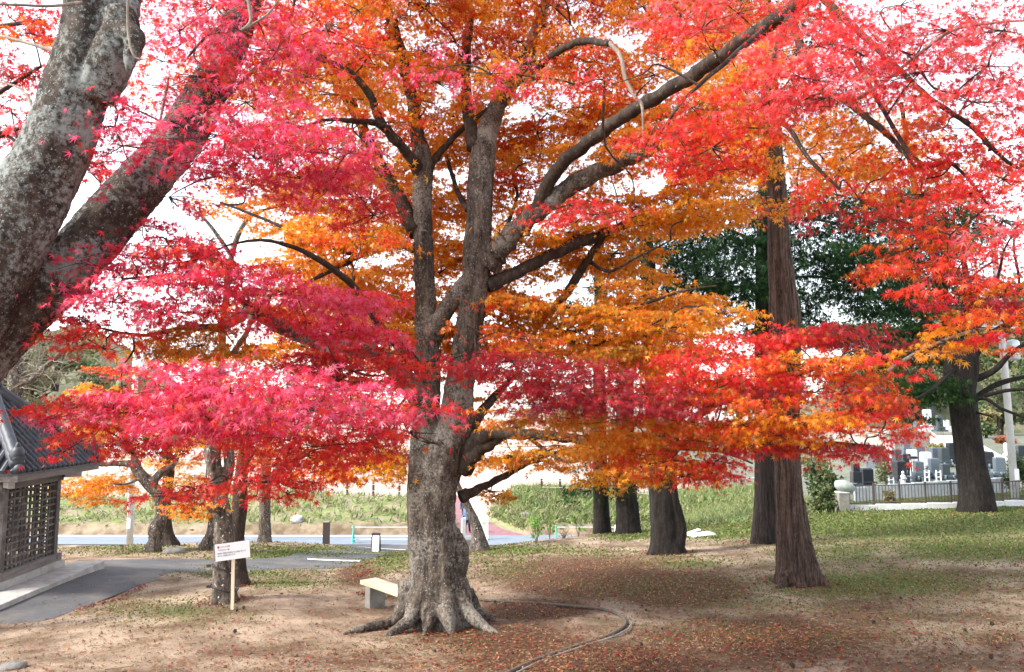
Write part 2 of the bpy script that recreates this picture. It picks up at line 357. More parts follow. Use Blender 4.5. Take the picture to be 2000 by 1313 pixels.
bk = mix(t, ramp(t, noise(t, 1.3, 5, 0.7), [(0.42,0.0),(0.6,1.0)]), (0.28,0.235,0.17), (0.17,0.23,0.07))
bk = mix(t, ramp(t, noise(t, 7, 5, 0.7, off=4), [(0.5,0.0),(0.75,1.0)]), bk, (0.22,0.17,0.12))
col = mix(t, attr(t,'bank').outputs['Fac'], col, bk)
fd = mix(t, ramp(t, noise(t, 0.5, 6, 0.7, (0.3,1,1)), [(0.4,0.0),(0.65,1.0)]), (0.46,0.36,0.31), (0.38,0.28,0.23))
col = mix(t, attr(t,'field').outputs['Fac'], col, fd)
gv = mix(t, ramp(t, noise(t, 3, 5, 0.7), [(0.45,0.0),(0.6,1.0)]), (0.17,0.17,0.15), (0.11,0.13,0.07))
col = mix(t, attr(t,'grave').outputs['Fac'], col, gv)
t.links.new(col, b.inputs['Base Color'])
bump(t, b, math_(t, 'ADD', n2, n3), 0.7, 0.03)

def ribbon(name, rows, mat_, dz, M=8, sub=8, kind='structure'):
    """rows: (x0,y0,x1,y1) pairs of left and right edge points, laid on the terrain"""
    R = cr(rows, sub); vs = []; nrow = len(R)
    for r in R:
        for j in range(M+1):
            k = j/M; vs.append((r[0]*(1-k)+r[2]*k, r[1]*(1-k)+r[3]*k))
    xy = np.array(vs); e_ = np.array([0.0 if 0 < j < M else -0.035 for _ in R for j in range(M+1)]); z = gz(xy[:,0], xy[:,1]) + dz + e_*(name == 'footpath')
    V = np.column_stack([xy, z]); I = np.arange(len(V)).reshape(nrow, M+1)
    Q = np.stack([I[:-1,:-1], I[:-1,1:], I[1:,1:], I[1:,:-1]], -1).reshape(-1, 4)
    o = npmesh(name, V, Q.ravel(), np.arange(len(Q))*4, mat_); return tag(o, kind=kind)
def gp(px, d): p = place(px, d); return (p.x, p.y)
def rows(*prs): return [(*gp(*a_), *gp(*b_)) for a_, b_ in prs]
ribbon('road', [(-70,39.2,-70,42.05),(-40,39.2,-40,42.05),(-20,39.15,-20,42.05),(-10,39.1,-10,42.05),(-4,39.0,-4,42.05),(0,39.0,0,42.05),(5,39.0,5,42.05)], ROADM, 0.03, 6, 10)
ribbon('road_edge_line', [(-70,41.5,-70,41.9),(-40,41.5,-40,41.9),(-10,41.5,-10,41.9),(-3,41.5,-3,41.9)], WHITE, 0.036, 1, 14)
ribbon('pink_path', [(-2.5,42.0,0.72,42.0),(-3.1,44,-0.55,44),(-3.5,46,-1.2,46),(-4.15,50,-2.55,50),(-5.95,60,-4.5,60),(-12.7,90,-11.3,90)], PINKP, 0.035, 6, 8)
ribbon('footpath', rows(((-420,12.6),(-420,16.5)),((-100,12.7),(-60,16.8)),((60,13.1),(90,18.5)),((160,14.2),(160,20.0)),((260,15.9),(250,21.2)),((340,17.6),(330,21.8)),((420,18.4),(420,22.4)),((520,19.6),(500,23.2)),((590,20.6),(560,24.6)),((680,21.5),(600,27.5)),((735,25.5),(640,30.8)),((775,29.5),(668,33.5)),((800,33.5),(680,36.0)),((815,36.8),(640,38.2)),((830,39.15),(600,39.15))), ASPH, 0.03, 10, 8)
ribbon('driveway_edge_strip', rows(((600,23.6),(600,23.95)),((650,23.5),(650,23.9)),((703,23.4),(703,23.85))), CONCP, 0.045, 2, 4)
ribbon('driveway_edge_strip', rows(((698,36.0),(698,36.7)),((750,36.0),(750,36.7)),((792,35.9),(792,36.6))), CONCP, 0.05, 2, 4)

# hills behind
def hill(name, prof, d0, d1, m):
    vs = []; px = np.linspace(prof[0][0], prof[-1][0], 60); top = np.interp(px, [q[0] for q in prof], [q[1] for q in prof])
    for k in range(9):
        f = k/8; d = d0 + (d1-d0)*f
        for i in range(60):
            base = P(px[i], 800, d); tp = P(px[i], top[i], d1)
            vs.append((base.x, d, 0.5 + (tp.z-0.5)*math.sin(f*math.pi/2)**1.2 + 0.5*math.sin(i*1.3+k)*f))
    fs = [(k*60+i, k*60+i+1, (k+1)*60+i+1, (k+1)*60+i) for k in range(8) for i in range(59)]
    m_ = MB(); m_.add(vs, fs); return tag(m_.build(name, m, None, True), kind='structure')
HILLM = mat('hillside', (0.05,0.065,0.03), (0.17,0.16,0.09), 0.5, 0.95, 1.0, 0.5)
hill('hill', [(-700,700),(-200,650),(0,655),(150,640),(260,690),(420,800)], 95, 150, HILLM)
hill('hill', [(1560,800),(1700,690),(1850,600),(2050,560),(2400,540)], 78, 130, HILLM)

# ------------------------------------------------------------------ leaves
def template(angles, lens, notch, droop=0.12):
    k = len(angles); V = [(0,0,0)]; F = []
    for a_, l in zip(angles, lens): V.append((l*math.sin(a_), l*math.cos(a_), -droop*l*l))
    nn = []
    edges = [angles[0]-(angles[1]-angles[0])/2] + [(angles[i]+angles[i+1])/2 for i in range(k-1)] + [angles[-1]+(angles[-1]-angles[-2])/2]
    for i, a_ in enumerate(edges):
        l = notch*(0.5*(lens[max(i-1,0)]+lens[min(i,k-1)])); V.append((l*math.sin(a_), l*math.cos(a_), 0.03))
    for i in range(k): F.append((0, k+1+i, 1+i, k+2+i))
    return np.array(V), np.array(F)
D2R = math.pi/180
LEAF7 = template([-128*D2R,-82*D2R,-40*D2R,0,40*D2R,82*D2R,128*D2R], [.40,.76,.95,1.02,.95,.76,.40], 0.23)
LEAF5 = template([-100*D2R,-48*D2R,0,48*D2R,100*D2R], [.62,.9,1.0,.9,.62], 0.35)
FROND = template([-62*D2R,-30*D2R,0,30*D2R,62*D2R], [.5,.85,1.0,.85,.5], 0.24, 0.3)
OVAL = template([-60*D2R,0,60*D2R], [.5,1.0,.5], 0.75)
def unit(a): return a/np.maximum(np.linalg.norm(a, axis=1, keepdims=True), 1e-9)
def leaves(name, tpl, c, tip, nrm, size, col, mat_, parent=None, label=None):
    TV, TF = tpl; n = len(c)
    tip = unit(tip); nrm = unit(nrm - tip*(nrm*tip).sum(1, keepdims=True)); b_ = np.cross(tip, nrm)
    curl = 1 + RNG.uniform(-0.8, 2.2, n)
    V = c[:,None,:] + size[:,None,None]*(TV[None,:,0:1]*b_[:,None,:] + TV[None,:,1:2]*tip[:,None,:] + (TV[None,:,2]*curl[:,None])[:,:,None]*nrm[:,None,:])
    k = len(TV); Fc = (TF[None] + (np.arange(n)*k)[:,None,None]).reshape(-1, 4)
    return npmesh(name, V.reshape(-1,3), Fc.ravel(), np.arange(len(Fc))*4, mat_, parent, np.repeat(col, k, 0), label)
PAL = {'P': [(.70,.07,.15),(.74,.11,.21),(.62,.02,.055)], 'K': [(.74,.085,.10),(.73,.045,.04),(.76,.15,.165)], 'R': [(.70,.03,.025),(.72,.06,.02),(.66,.025,.04)],
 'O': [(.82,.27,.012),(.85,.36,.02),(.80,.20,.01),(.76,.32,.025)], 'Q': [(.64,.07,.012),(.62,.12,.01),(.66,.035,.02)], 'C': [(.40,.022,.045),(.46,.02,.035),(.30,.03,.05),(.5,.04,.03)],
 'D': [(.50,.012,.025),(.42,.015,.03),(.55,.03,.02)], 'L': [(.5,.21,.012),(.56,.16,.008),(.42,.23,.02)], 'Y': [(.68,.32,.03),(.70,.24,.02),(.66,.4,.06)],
 'F': [(.62,.10,.11),(.60,.06,.08),(.55,.14,.12)],
 'g': [(.012,.036,.012),(.022,.052,.016),(.008,.022,.010)], 'h': [(.018,.045,.014),(.035,.07,.02),(.012,.03,.012)], 'S': [(.10,.13,.055),(.15,.16,.08),(.20,.20,.11)], 'G': [(.12,.30,.04),(.2,.42,.06),(.08,.2,.03)],
 'B': [(.05,.09,.035),(.09,.13,.05),(.14,.15,.06)], 'W': [(.30,.24,.10),(.22,.2,.09)], 'X': [(.25,.05,.03),(.3,.12,.05)]}
def colors(key, n, spread=0.14):
    p = np.array(PAL[key]); base = RNG.uniform(0, 1, len(p)) + 0.2; base /= base.sum()
    c = p[RNG.choice(len(p), n, p=base)]
    return np.clip(c*(1+RNG.normal(0, spread, (n,1)))*(1+RNG.normal(0, 0.08, (n,3))), 0.003, 0.85)
CLEAR = [(0,830,60,880,36,.12),(30,892,170,906,12,.3),(150,870,180,900,14,.3),(414,885,420,930,18,.15),(450,888,450,930,13,.25),(272,918,318,1000,18,.3),(60,600,390,250,40,.35),(640,905,760,870,10,.5),(826,345,832,640,24,.05),(832,640,836,690,26,.25),(836,770,836,800,30,.35),(936,330,925,560,32,.05),(924,560,905,680,30,.12),(905,780,880,880,30,.6),(848,880,848,1000,56,.02),(960,520,1110,360,18,.25),(1040,420,1090,335,14,.2),(1085,335,1250,208,15,.12),(1250,208,1540,20,16,.12),(826,340,742,235,13,.2),(742,235,690,150,10,.3),(735,240,640,236,10,.2),
 (812,455,735,310,14,.3),(965,555,1180,455,14,.3),(812,485,620,540,10,.3),(1120,360,1275,295,16,.35),(920,880,1130,855,13,.3),(905,915,965,862,14,.2),(918,835,970,770,11,.3),(900,972,1090,884,8,.25),(500,612,600,668,14,.35),(1130,800,1150,860,6,.5),(1180,460,1050,650,8,.45),(1516,300,1535,610,22,.06),(1650,205,1790,330,8,.35),(1760,130,1960,310,7,.35),(790,200,775,70,12,.4),(1030,130,985,190,14,.4),(915,250,912,60,10,.5),
 (110,330,180,60,60,.15),(50,480,-40,640,60,.05),(190,430,340,290,20,.3)]
def prune(px, keep_all=False):
    k = np.ones(len(px))
    for (x0, y0, x1, y1, hw, kp) in CLEAR:
        dx, dy = x1-x0, y1-y0; t = np.clip(((px[:,0]-x0)*dx+(px[:,1]-y0)*dy)/(dx*dx+dy*dy), 0, 1)
        dist = np.hypot(px[:,0]-x0-t*dx, px[:,1]-y0-t*dy); k = np.minimum(k, np.where(dist < hw, kp, 1))
    for (cx, cy, rx, ry) in HOLES: k = np.minimum(k, np.where(((px[:,0]-cx)/rx)**2+((px[:,1]-cy)/ry)**2 < .8, .12, 1))
    return RNG.uniform(0, 1, len(px)) < k
def gapnoise(p, f):
    x, y, z = p[:,0]*f, p[:,1]*f, p[:,2]*f
    g = np.sin(2.1*x+1.3*np.sin(1.7*z+y))*np.sin(3.9*z+1.1*np.sin(1.3*x))+.6*np.sin(4.3*x-2.2*y+z)*np.sin(6.1*z+x)
    return g
HOLES = [(490,470,80,52),(800,60,34,45),(630,165,26,48),(866,190,18,36),(868,345,26,40),(757,285,22,34),(1140,28,50,30),(1230,75,34,28),(1020,217,22,22),(985,300,20,30),(1143,330,34,24),(1262,352,44,34),(985,470,18,30),(1020,560,40,24),(1150,560,24,46),(700,250,14,24),(1180,250,24,24),(440,420,40,20),(300,150,22,30),(110,640,40,16),(1830,195,0.1,0.1),(1890,95,30,10),(1860,150,40,8),(1960,110,40,14)]
NEIGH = {'P':'R','R':'Q','Q':'O','O':'Y','K':'R','C':'D','D':'R','L':'O','F':'K','Y':'O'}
class Foliage:
    def __init__(s): s.c=[]; s.t=[]; s.n=[]; s.s=[]; s.k=[]; s.spines=[]; s.centres=[]
    def spray(s, px, py, rx, ry, d, key, dens=1.0, slope=0.0, leaf=0.066, depth=0.8, per=9, droop=0.6, tilt=0.72):
        c = np.array(P(px, py, d)); a = rx*d/F; h = max(ry*d/F, 0.03); bdp = max(a*depth, 0.25); hh = h*0.8
        spx = leaf*F/d; N = int(dens*2.0*math.pi*rx*(ry+.3*spx)/(0.21*spx*spx)); nt_ = max(2, N//per)
        r = np.sqrt(RNG.uniform(0,1,nt_)); ph = RNG.uniform(0, 2*math.pi, nt_)
        u, v_ = r*np.cos(ph), r*np.sin(ph)
        zz = np.clip(RNG.normal(0, 0.5, nt_), -1, 1)*np.sqrt(1.02-r*r) - 0.35*r*r
        tw = np.stack([u*a, v_*bdp, zz*hh - slope*u*a], 1) + c
        dr = np.stack([np.cos(ph), np.sin(ph), np.full(nt_, -0.2)], 1) + RNG.normal(0, 0.5, (nt_,3))*np.array([1,1,.42]); dr = unit(dr)
        L = min(leaf*per*0.42, 0.7*a)
        tt = np.tile(np.linspace(0, 1, per), nt_); base = np.repeat(tw, per, 0); dd = np.repeat(dr, per, 0); n = len(base)
        side = unit(np.cross(dd, np.array([[0,0,1.0]]))+1e-6)*np.where(np.arange(n)%2==0, 1, -1)[:,None]
        pos = base + dd*(tt*L)[:,None] + side*leaf*0.35 + RNG.normal(0, leaf*0.25, (n,3))*np.array([1,1,.6])
        tip = dd*0.5 + side*0.6 + RNG.normal(0, 0.35, (n,3)); tip[:,2] -= droop*RNG.uniform(0.2, 1.6, n)
        nk = RNG.normal(0, tilt, (n,3)); nrm = np.array([[0,-0.25,1.0]]) + nk
        if d < 15:
            gn = gapnoise(pos, 14.0/d); kk = (RNG.uniform(0,1,n) < np.where(gn < -.45, .30 if d < 9 else .75, 1)) & (prune(proj(pos)) | (pos[:,1] > 12.6) & (RNG.uniform(0,1,n) < (1.0 if d > 12.4 else 0))); pos, tip, nrm = pos[kk], tip[kk], nrm[kk]; n = len(pos)
        s.c.append(pos); s.t.append(tip); s.n.append(nrm); s.s.append(leaf*RNG.uniform(0.5, 1.15, n)); ck = colors(key, n)*np.repeat(RNG.uniform(.85,1.12,nt_), per)[:n,None] if n == nt_*per else colors(key, n)
        if key in NEIGH: alt = RNG.uniform(0,1,n) < .16; ck[alt] = colors(NEIGH[key], int(alt.sum()), .2); br = RNG.uniform(0,1,n) < .03; ck[br] = (.22,.11,.05)
        s.k.append(ck)
        s.centres.append((c, a, bdp, hh, slope, d))
        for i in range(0, nt_, max(1, nt_//7)): s.spines.append((c, tw[i]))
    def build(s, name, tpl, mat_, parent=None, label=None):
        if not s.c: return None
        return leaves(name, tpl, np.concatenate(s.c), np.concatenate(s.t), np.concatenate(s.n), np.concatenate(s.s), np.concatenate(s.k), mat_, parent, label)
    def twigs(s, parent, mat_, limbs, rscale=1.0, spines=True, maxlen=9):
        mb = MB(); LP = np.array(limbs); maxlen = 4.0
        order = sorted(range(len(s.centres)), key=lambda i_: ((LP-s.centres[i_][0])**2).sum(1).min())
        for i_ in order:
            (c, a, b_, h, sl_, d) = s.centres[i_]
            q = ((LP-c)**2).sum(1); j = int(q.argmin()); p0 = LP[j]; L = math.sqrt(q[j])
            if L > maxlen or L < 0.1: continue
            rg = np.random.default_rng(i_); m1 = p0*0.66+c*0.34 + rg.normal(0, 0.09*L, 3) + np.array([0,0,0.05*L]); m2 = p0*0.33+c*0.67 + rg.normal(0, 0.09*L, 3)+np.array([0,0,0.05*L])
            pts = cr([p0, m1, m2, c], 3); r0 = min(0.02, 0.005+0.006*L)*rscale
            mb.tube(pts, [r0*(1-i/len(pts))+0.003 for i in range(len(pts))], 5, cap=False); LP = np.vstack([LP, m2, c])
        if spines:
            for (c, q) in s.spines:
                m1 = (c+q)/2 + RNG.normal(0, 0.03, 3); mb.tube([c, m1, q], [0.006*rscale, 0.004*rscale, 0.002*rscale], 3, cap=False)
        if mb.v: return tag(mb.build('twig_network', mat_, parent), kind='stuff')

def limbpath(pts, k=6):                # pts (px,py,d,wpx) -> world points and radii
    w_ = []
    for (px, py, d, wp) in pts: p = P(px, py, d); w_.append((p.x, p.y, p.z, wp*0.5*d/F))
    R = cr(w_, k); return [Vector(r[:3]) for r in R], [max(r[3], 0.003) for r in R]
def fuse(o, vox, sm=4, disp=0.0, size=0.4):
    m = o.modifiers.new('fuse', 'REMESH'); m.mode = 'VOXEL'; m.voxel_size = vox; m.use_smooth_shade = True
    m = o.modifiers.new('smooth', 'SMOOTH'); m.iterations = sm; m.factor = 0.5
    if disp and vox < .024:
        t2 = bpy.data.textures.new('bark_plates', 'CLOUDS'); t2.noise_scale = .07; t2.noise_depth = 2
        m = o.modifiers.new('plates', 'DISPLACE'); m.texture = t2; m.strength = .028; m.mid_level = .5; m.texture_coords = 'LOCAL'
    if disp:
        tx = bpy.data.textures.new('bark_lumps', 'CLOUDS'); tx.noise_scale = size; tx.noise_depth = 3
        m = o.modifiers.new('lumps', 'DISPLACE'); m.texture = tx; m.strength = disp; m.mid_level = 0.5; m.texture_coords = 'LOCAL'
def flare(n, amp, ph, h0):
    if n == 7:
        return lambda a_, k: 0.97 + amp*0.75*max(0, 1-k/h0)**1.5*math.sin(n*a_+ph) + .035*math.sin(19*a_+2.5*math.sin(k*7)) + .025*math.sin(29*a_+4*math.sin(k*5+1))
    def f(a_, k): return 0.96 + amp*0.75*max(0, 1-k/h0)**1.5*math.sin(n*a_+ph) + 0.03*math.sin(n*a_+ph+k*3) + 0.025*math.sin(11*a_+ph*2+5*k)
    return f
def simple_tree(name, label, cat, base, paths, bark, vox=0.03, disp=0.04, seg=20, flr=(5,0.5,0.0,0.16), limbs=(), group=None, limbmat=None):
    """paths: pixel paths fused into the trunk; limbs: pixel paths that are parts of their own"""
    root = thing(name, base, label, cat, group); pts = []
    mb = MB()
    for i, p in enumerate(paths):
        w_, r_ = limbpath(p); pts += w_
        if i == 0: w_ = [w_[0]+Vector((0,0,-.45))]+w_; r_ = [r_[0]*1.05]+r_
        mb.tube(w_, r_, seg, lobes=flare(*flr) if i == 0 else None)
    o = mb.build('trunk', bark, root, True); fuse(o, vox, 3, disp)
    for p in limbs:
        w_, r_ = limbpath(p); pts += w_
        MB().tube(w_, r_, 10, rnd=0.05).build('limb', limbmat or bark, root, True)
    return root, pts

# ------------------------------------------------------------------ the big maple
bp = place(862, 12.0)
maple = thing('maple_tree', bp, 'big old maple with twin grey trunks and a spreading orange and red crown', 'tree')
mb = MB()
gy = P(0,1222,12).z - bp.z
STEM_L = [(848,1245,12.05,120),(846,1180,12.05,100),(840,1110,12.05,82),(833,1040,12.1,76),(830,960,12.1,72),(832,880,12.1,66),(834,800,12.1,54),(834,700,12.15,52),(831,600,12.2,44),(828,500,12.2,41),(825,400,12.25,39),(826,330,12.3,43),(822,285,12.3,34)]
STEM_R = [(868,1245,11.95,130),(868,1180,11.95,104),(866,1110,11.95,82),(858,1040,11.95,70),(856,960,11.95,72),(872,890,11.95,82),(890,830,11.95,74),(897,760,11.9,60),(907,700,11.9,59),(917,640,11.85,58),(926,580,11.85,56),(932,500,11.8,60),(936,420,11.8,53),(940,340,11.8,55),(945,290,11.8,50)]
w1, r1 = limbpath(STEM_L); w2, r2 = limbpath(STEM_R)
mb.tube(w1, r1, 40, lobes=flare(5, 0.18, 0.6, 0.13)); mb.tube(w2, r2, 40, lobes=flare(6, 0.18, 2.0, 0.13))
mb.tube(*limbpath([(846,660,12.1,40),(868,610,12.0,34),(896,570,11.9,34),(915,545,11.85,30)]), 14)
for rt in ([(803,1140,12.1,50),(788,1192,11.9,36),(765,1216,11.75,22),(735,1222,11.65,17),(700,1230,11.5,13),(670,1240,11.35,8)], [(818,1165,11.8,50),(802,1208,11.55,30),(780,1226,11.4,22),(762,1240,11.25,18),(750,1256,11.1,10)],
           [(893,1140,11.9,46),(910,1190,11.7,33),(934,1215,11.5,23),(962,1234,11.35,15),(995,1250,11.2,8)], [(905,1160,12.2,44),(932,1200,12.2,28),(968,1212,12.2,12)], [(845,1185,11.65,44),(836,1222,11.45,24),(828,1246,11.3,8)],
           [(870,1185,11.6,42),(878,1222,11.4,24),(886,1248,11.25,8)], [(896,1150,11.85,8),(899,1105,11.9,32),(901,1068,11.9,26),(893,1030,11.95,5)]):
    mb.tube(*limbpath(rt), 12)
tr = mb.build('trunk', BARK, maple, True); fuse(tr, 0.022, 4, 0.04, 0.3)
LIMBS = [
 [(826,345,12.3,36),(800,305,12.0,22),(765,265,11.8,20),(742,235,11.6,18),(722,185,11.3,16),(682,140,11,13),(640,118,10.7,9),(590,90,10.3,5)],
 [(756,256,11.75,14),(730,240,11.3,13),(690,237,10.8,11),(640,234,10.2,7),(590,250,9.6,4)],
 [(822,300,12.3,34),(814,255,12.4,28),(806,195,12.5,25),(790,130,12.6,24),(770,60,12.7,22),(752,-10,12.8,18),(735,-120,13,12)],
 [(838,325,12.3,20),(868,288,12.4,13),(905,250,12.6,11),(950,215,12.8,8),(1000,180,13,5)],
 [(812,455,12.2,34),(775,378,12.6,27),(735,310,12.9,24),(708,250,13.2,22),(680,195,13.5,20),(648,145,13.8,17),(610,60,14.2,12)],
 [(812,485,12.2,20),(780,478,12,16),(738,480,11.7,15),(700,500,11.4,13),(660,522,11.1,11),(620,542,10.8,8),(570,570,10.4,4)],
 [(942,305,11.8,48),(958,240,12,40),(985,185,12.2,34),(1022,130,12.4,28),(1050,50,12.6,22),(1078,-40,12.8,16)],
 [(925,290,11.8,30),(912,200,12.2,22),(910,120,12.4,20),(916,40,12.6,18),(915,-60,12.8,14)],
 [(950,520,11.8,58),(985,475,11.7,44),(1030,430,11.6,38),(1075,395,11.5,34),(1120,360,11.4,36),(1200,322,11.2,32),(1275,290,11,24),(1340,255,10.8,16),(1400,220,10.6,9)],
 [(1040,425,11.6,28),(1085,335,11.2,27),(1140,285,10.6,27),(1200,240,10,27),(1250,208,9.5,27),(1350,150,8.8,29),(1450,82,8.2,32),(1540,22,7.7,32),(1600,-25,7.4,28),(1700,-80,7.2,24)],
 [(952,560,11.8,30),(1030,522,12,24),(1100,487,12.2,24),(1180,456,12.4,20),(1270,422,12.7,14),(1340,432,13,8)],
 [(1180,458,12.4,13),(1140,520,12.6,16),(1105,575,12.8,17),(1065,620,13,11),(1040,655,13.2,6)],
 [(915,880,11.9,44),(950,848,11.5,28),(1000,848,11.2,22),(1060,850,11,20),(1130,858,10.8,19),(1200,868,10.6,18),(1290,873,10.4,13),(1400,880,10,8),(1470,905,9.6,4)],
 [(905,915,11.9,40),(932,882,11.7,28),(968,862,11.5,18),(1010,835,11.4,12),(1060,800,11.2,7)],
 [(918,835,11.9,30),(945,800,12.1,20),(975,765,12.4,14),(1010,730,12.7,8)],
 [(900,972,11.95,26),(935,955,12.1,16),(985,930,12.3,13),(1030,905,12.5,11),(1090,884,12.7,9),(1180,886,13,6)],
 [(1000,165,12.2,20),(1040,140,11.4,15),(1083,106,10.6,14),(1110,90,10.1,14),(1140,80,9.7,14),(1190,86,9.3,12)],
 [(1060,622,13,10),(1100,648,12.4,8),(1150,640,12,7),(1230,605,11.6,6),(1330,570,11.3,5),(1400,558,11,3)],
 [(1080,640,12.6,8),(1140,676,11.8,7),(1200,660,11.4,6),(1260,640,11,5),(1340,598,10.8,3)],
 [(1150,510,12.7,9),(1190,530,12,6),(1240,505,11.6,5),(1310,470,11.4,3)],
 [(700,500,11.4,10),(610,470,11.2,7),(520,430,11.4,6),(430,395,11.6,4)],
 [(1010,835,11.4,9),(1100,900,10.8,7),(1180,885,10.4,7),(1250,920,10,4)],
 [(985,470,11.7,12),(995,430,12.4,8),(1010,380,13,6),(1000,320,13.4,4)],
 [(914,410,11.9,13),(894,375,12.4,10),(878,325,12.9,8),(864,285,13.2,4)],
 [(820,770,12.1,50),(745,700,11,34),(680,680,10,30),(615,665,9.2,30),(555,640,8.6,32),(490,610,8,28),(430,638,7.5,18),(360,640,7,11),(280,655,6.6,7),(190,640,6.2,4)],
 [(560,645,8.6,20),(490,600,7.6,14),(430,560,7,10),(340,540,6.6,7),(240,545,6.2,4)],
 [(620,668,9.2,20),(660,715,8,15),(620,790,7,12),(560,820,6.4,8),(480,800,6.0,5)],
 [(820,720,12,26),(745,640,10.4,16),(690,560,9,14),(610,500,7.6,11),(520,470,6.8,7),(440,480,6.4,4)],
 [(1300,872,10.4,16),(1380,800,9,15),(1450,770,8.3,13),(1540,740,8,10),(1640,700,7.7,6)],
 [(1290,875,10.4,14),(1400,850,9.2,15),(1480,826,8.6,15),(1560,828,8.3,10),(1660,845,8,6)],
 [(1540,25,7.7,20),(1600,170,7.3,12),(1640,190,7.1,12),(1700,235,6.9,12),(1745,275,6.7,9),(1790,330,6.5,6)],
 [(1590,-20,7.4,16),(1750,130,6.9,11),(1820,195,6.7,10),(1895,245,6.5,10),(1960,310,6.3,7),(2010,340,6.2,4)],
 [(1545,20,7.7,18),(1490,200,7.6,9),(1540,250,7.4,9),(1580,310,7.2,8),(1640,370,7,5)],
 [(1600,-25,7.4,12),(1770,290,6.6,8),(1860,320,6.5,7),(1930,400,6.2,4)],
 [(1500,50,7.9,14),(1420,120,7.6,10),(1340,190,7.2,7),(1290,260,7,4)],
 [(682,140,11,10),(600,110,9,10),(520,120,7.6,9),(430,200,6.8,7),(340,240,6.4,5)],
 [(590,90,10.3,9),(500,40,8,8),(420,60,7,6),(360,120,6.6,4)],
 [(430,200,6.8,8),(480,260,6.4,7),(560,290,6.2,6),(640,300,6,4)],
]
LP = []
for L in LIMBS:
    w_, r_ = limbpath(L, 9); LP += [tuple(p) for p in w_[2:]]
    ph_ = random.uniform(0,6); w_ = [p + Vector((math.sin(i_*.9+ph_), math.cos(i_*1.3+ph_), math.sin(i_*1.1+2*ph_)))*r_[i_]*(.10 if i_ > 2 else 0) for i_, p in enumerate(w_)]; r_ = [q*(1+.05*math.sin(i_*1.7+ph_)+random.uniform(-.06,.06)) for i_, q in enumerate(r_)]
    MB().tube(w_, r_, 14, rnd=0.09).build('limb', BARKD if L[0][3] < 45 else BARK, maple, True)
for L in ([(1190,84,9.3,9),(1212,110,9.2,9),(1222,155,9.1,9),(1240,190,9.0,8),(1254,208,9,7),(1256,268,9,3)], [(490,600,7.6,10),(486,640,7.3,10),(470,668,7.1,11),(455,690,7,10)],
          [(1676,192,6.6,9),(1720,165,6.4,7),(1790,110,6.2,7),(1860,60,6,6),(1940,45,5.9,5),(2010,40,5.8,4)], [(1320,788,8.6,7),(1370,790,8.5,8),(1420,780,8.4,6)], [(1735,725,7.2,9),(1790,690,7,8),(1870,655,6.9,6),(1930,640,6.8,4)]):
    w_, r_ = limbpath(L); MB().tube(w_, r_, 8, rnd=0.08).build('limb', BARKP, maple, True, 'bare pale grey dead branch')

def inhole(x, y): return any(((x-a_)/(c_))**2+((y-b_)/(e_))**2 < 0.9 for a_, b_, c_, e_ in HOLES)
fo = Foliage()
random.seed(3)
for j, y in enumerate(range(-40, 720, 40)):
    for i, x in enumerate(range(560, 1480, 78)):
        xx = x + random.uniform(-36, 36) + (39 if j % 2 else 0); yy = y + random.uniform(-16, 16)
        if inhole(xx, yy) or random.random() < 0.06: continue
        if xx > 1400 - max(0, (yy-430))*0.25 and yy > 420: continue
        if xx > 1240 and 450 < yy < 560: continue
        key = 'Q' if (yy < 130 and random.random() < 0.3) or random.random() < 0.10 else 'O'
        if yy > 520 and xx > 1000 and random.random() < 0.3: key = 'L'
        fo.spray(xx, yy, random.uniform(62, 100), random.uniform(16, 28), (random.uniform(12.8, 14.6) if 770 < xx < 990 and yy > 200 else random.uniform(10.8, 14.6)), key, random.uniform(0.85, 1.2), random.uniform(-.12,.12), 0.078)
for (x, y, rx, ry, d, k) in [(730,910,90,40,12,'O'),(700,880,80,26,12.4,'O'),(780,890,70,26,12.8,'Q'),(620,920,60,22,12,'Q'),(1010,890,80,24,11.6,'O'),(1090,870,90,26,11.2,'O'),(1060,900,60,18,11.8,'O'),
     (500,360,70,26,12,'O'),(560,400,70,24,12.4,'O'),(430,400,50,22,12.5,'O'),(640,470,80,30,11.5,'O'),(600,500,70,26,11,'O'),(690,540,80,28,11.2,'O'),(1210,930,70,24,11,'L'),(1270,905,80,26,10.6,'O'),(1170,700,90,24,12.4,'O'),(1280,720,90,24,12.2,'O'),(1200,760,90,24,12.6,'O'),(1310,770,80,24,12.2,'Q'),(1180,560,90,22,12,'O'),(1290,580,90,22,11.8,'O'),(1240,660,90,22,12.4,'O'),(866,690,40,20,13.2,'O'),(868,740,40,20,13.4,'O'),(864,640,40,20,13.2,'O'),(868,560,40,24,13.4,'O'),(872,480,40,24,13.4,'O'),(1010,590,90,22,11.6,'O'),(1110,600,100,22,11.2,'O'),(1210,615,100,24,11,'O'),(1310,640,100,22,10.6,'O'),(1150,655,110,22,11.4,'O'),(1260,680,110,24,10.8,'L'),(1050,680,90,22,11.6,'O'),(1400,610,80,20,10.6,'O'),(1350,690,90,22,10.2,'Q'),(1000,640,70,20,12.6,'O'),
     (620,620,90,24,11.6,'O'),(700,660,90,24,12.6,'O'),(755,600,70,22,13,'O'),(560,680,80,22,12,'O'),(680,560,90,24,12.4,'O'),(720,740,90,24,13,'Q'),(640,780,80,22,13,'O'),(1000,770,60,18,12.6,'O'),(960,730,50,18,12.8,'O'),(960,960,30,8,12.6,'O'),(965,970,34,6,12.8,'Y')]:
    fo.spray(x, y, rx, ry, d, k, 0.9, random.uniform(-.1,.1), 0.075)
for _ in range(70):                    # the top of the crown, above the frame
    x = random.uniform(150, 1900); y = random.uniform(-420, -90)
    fo.spray(x, y, random.uniform(110, 170), random.uniform(40, 60), random.uniform(9, 14.5), random.choice('OOQO'), 0.55, 0, 0.12)
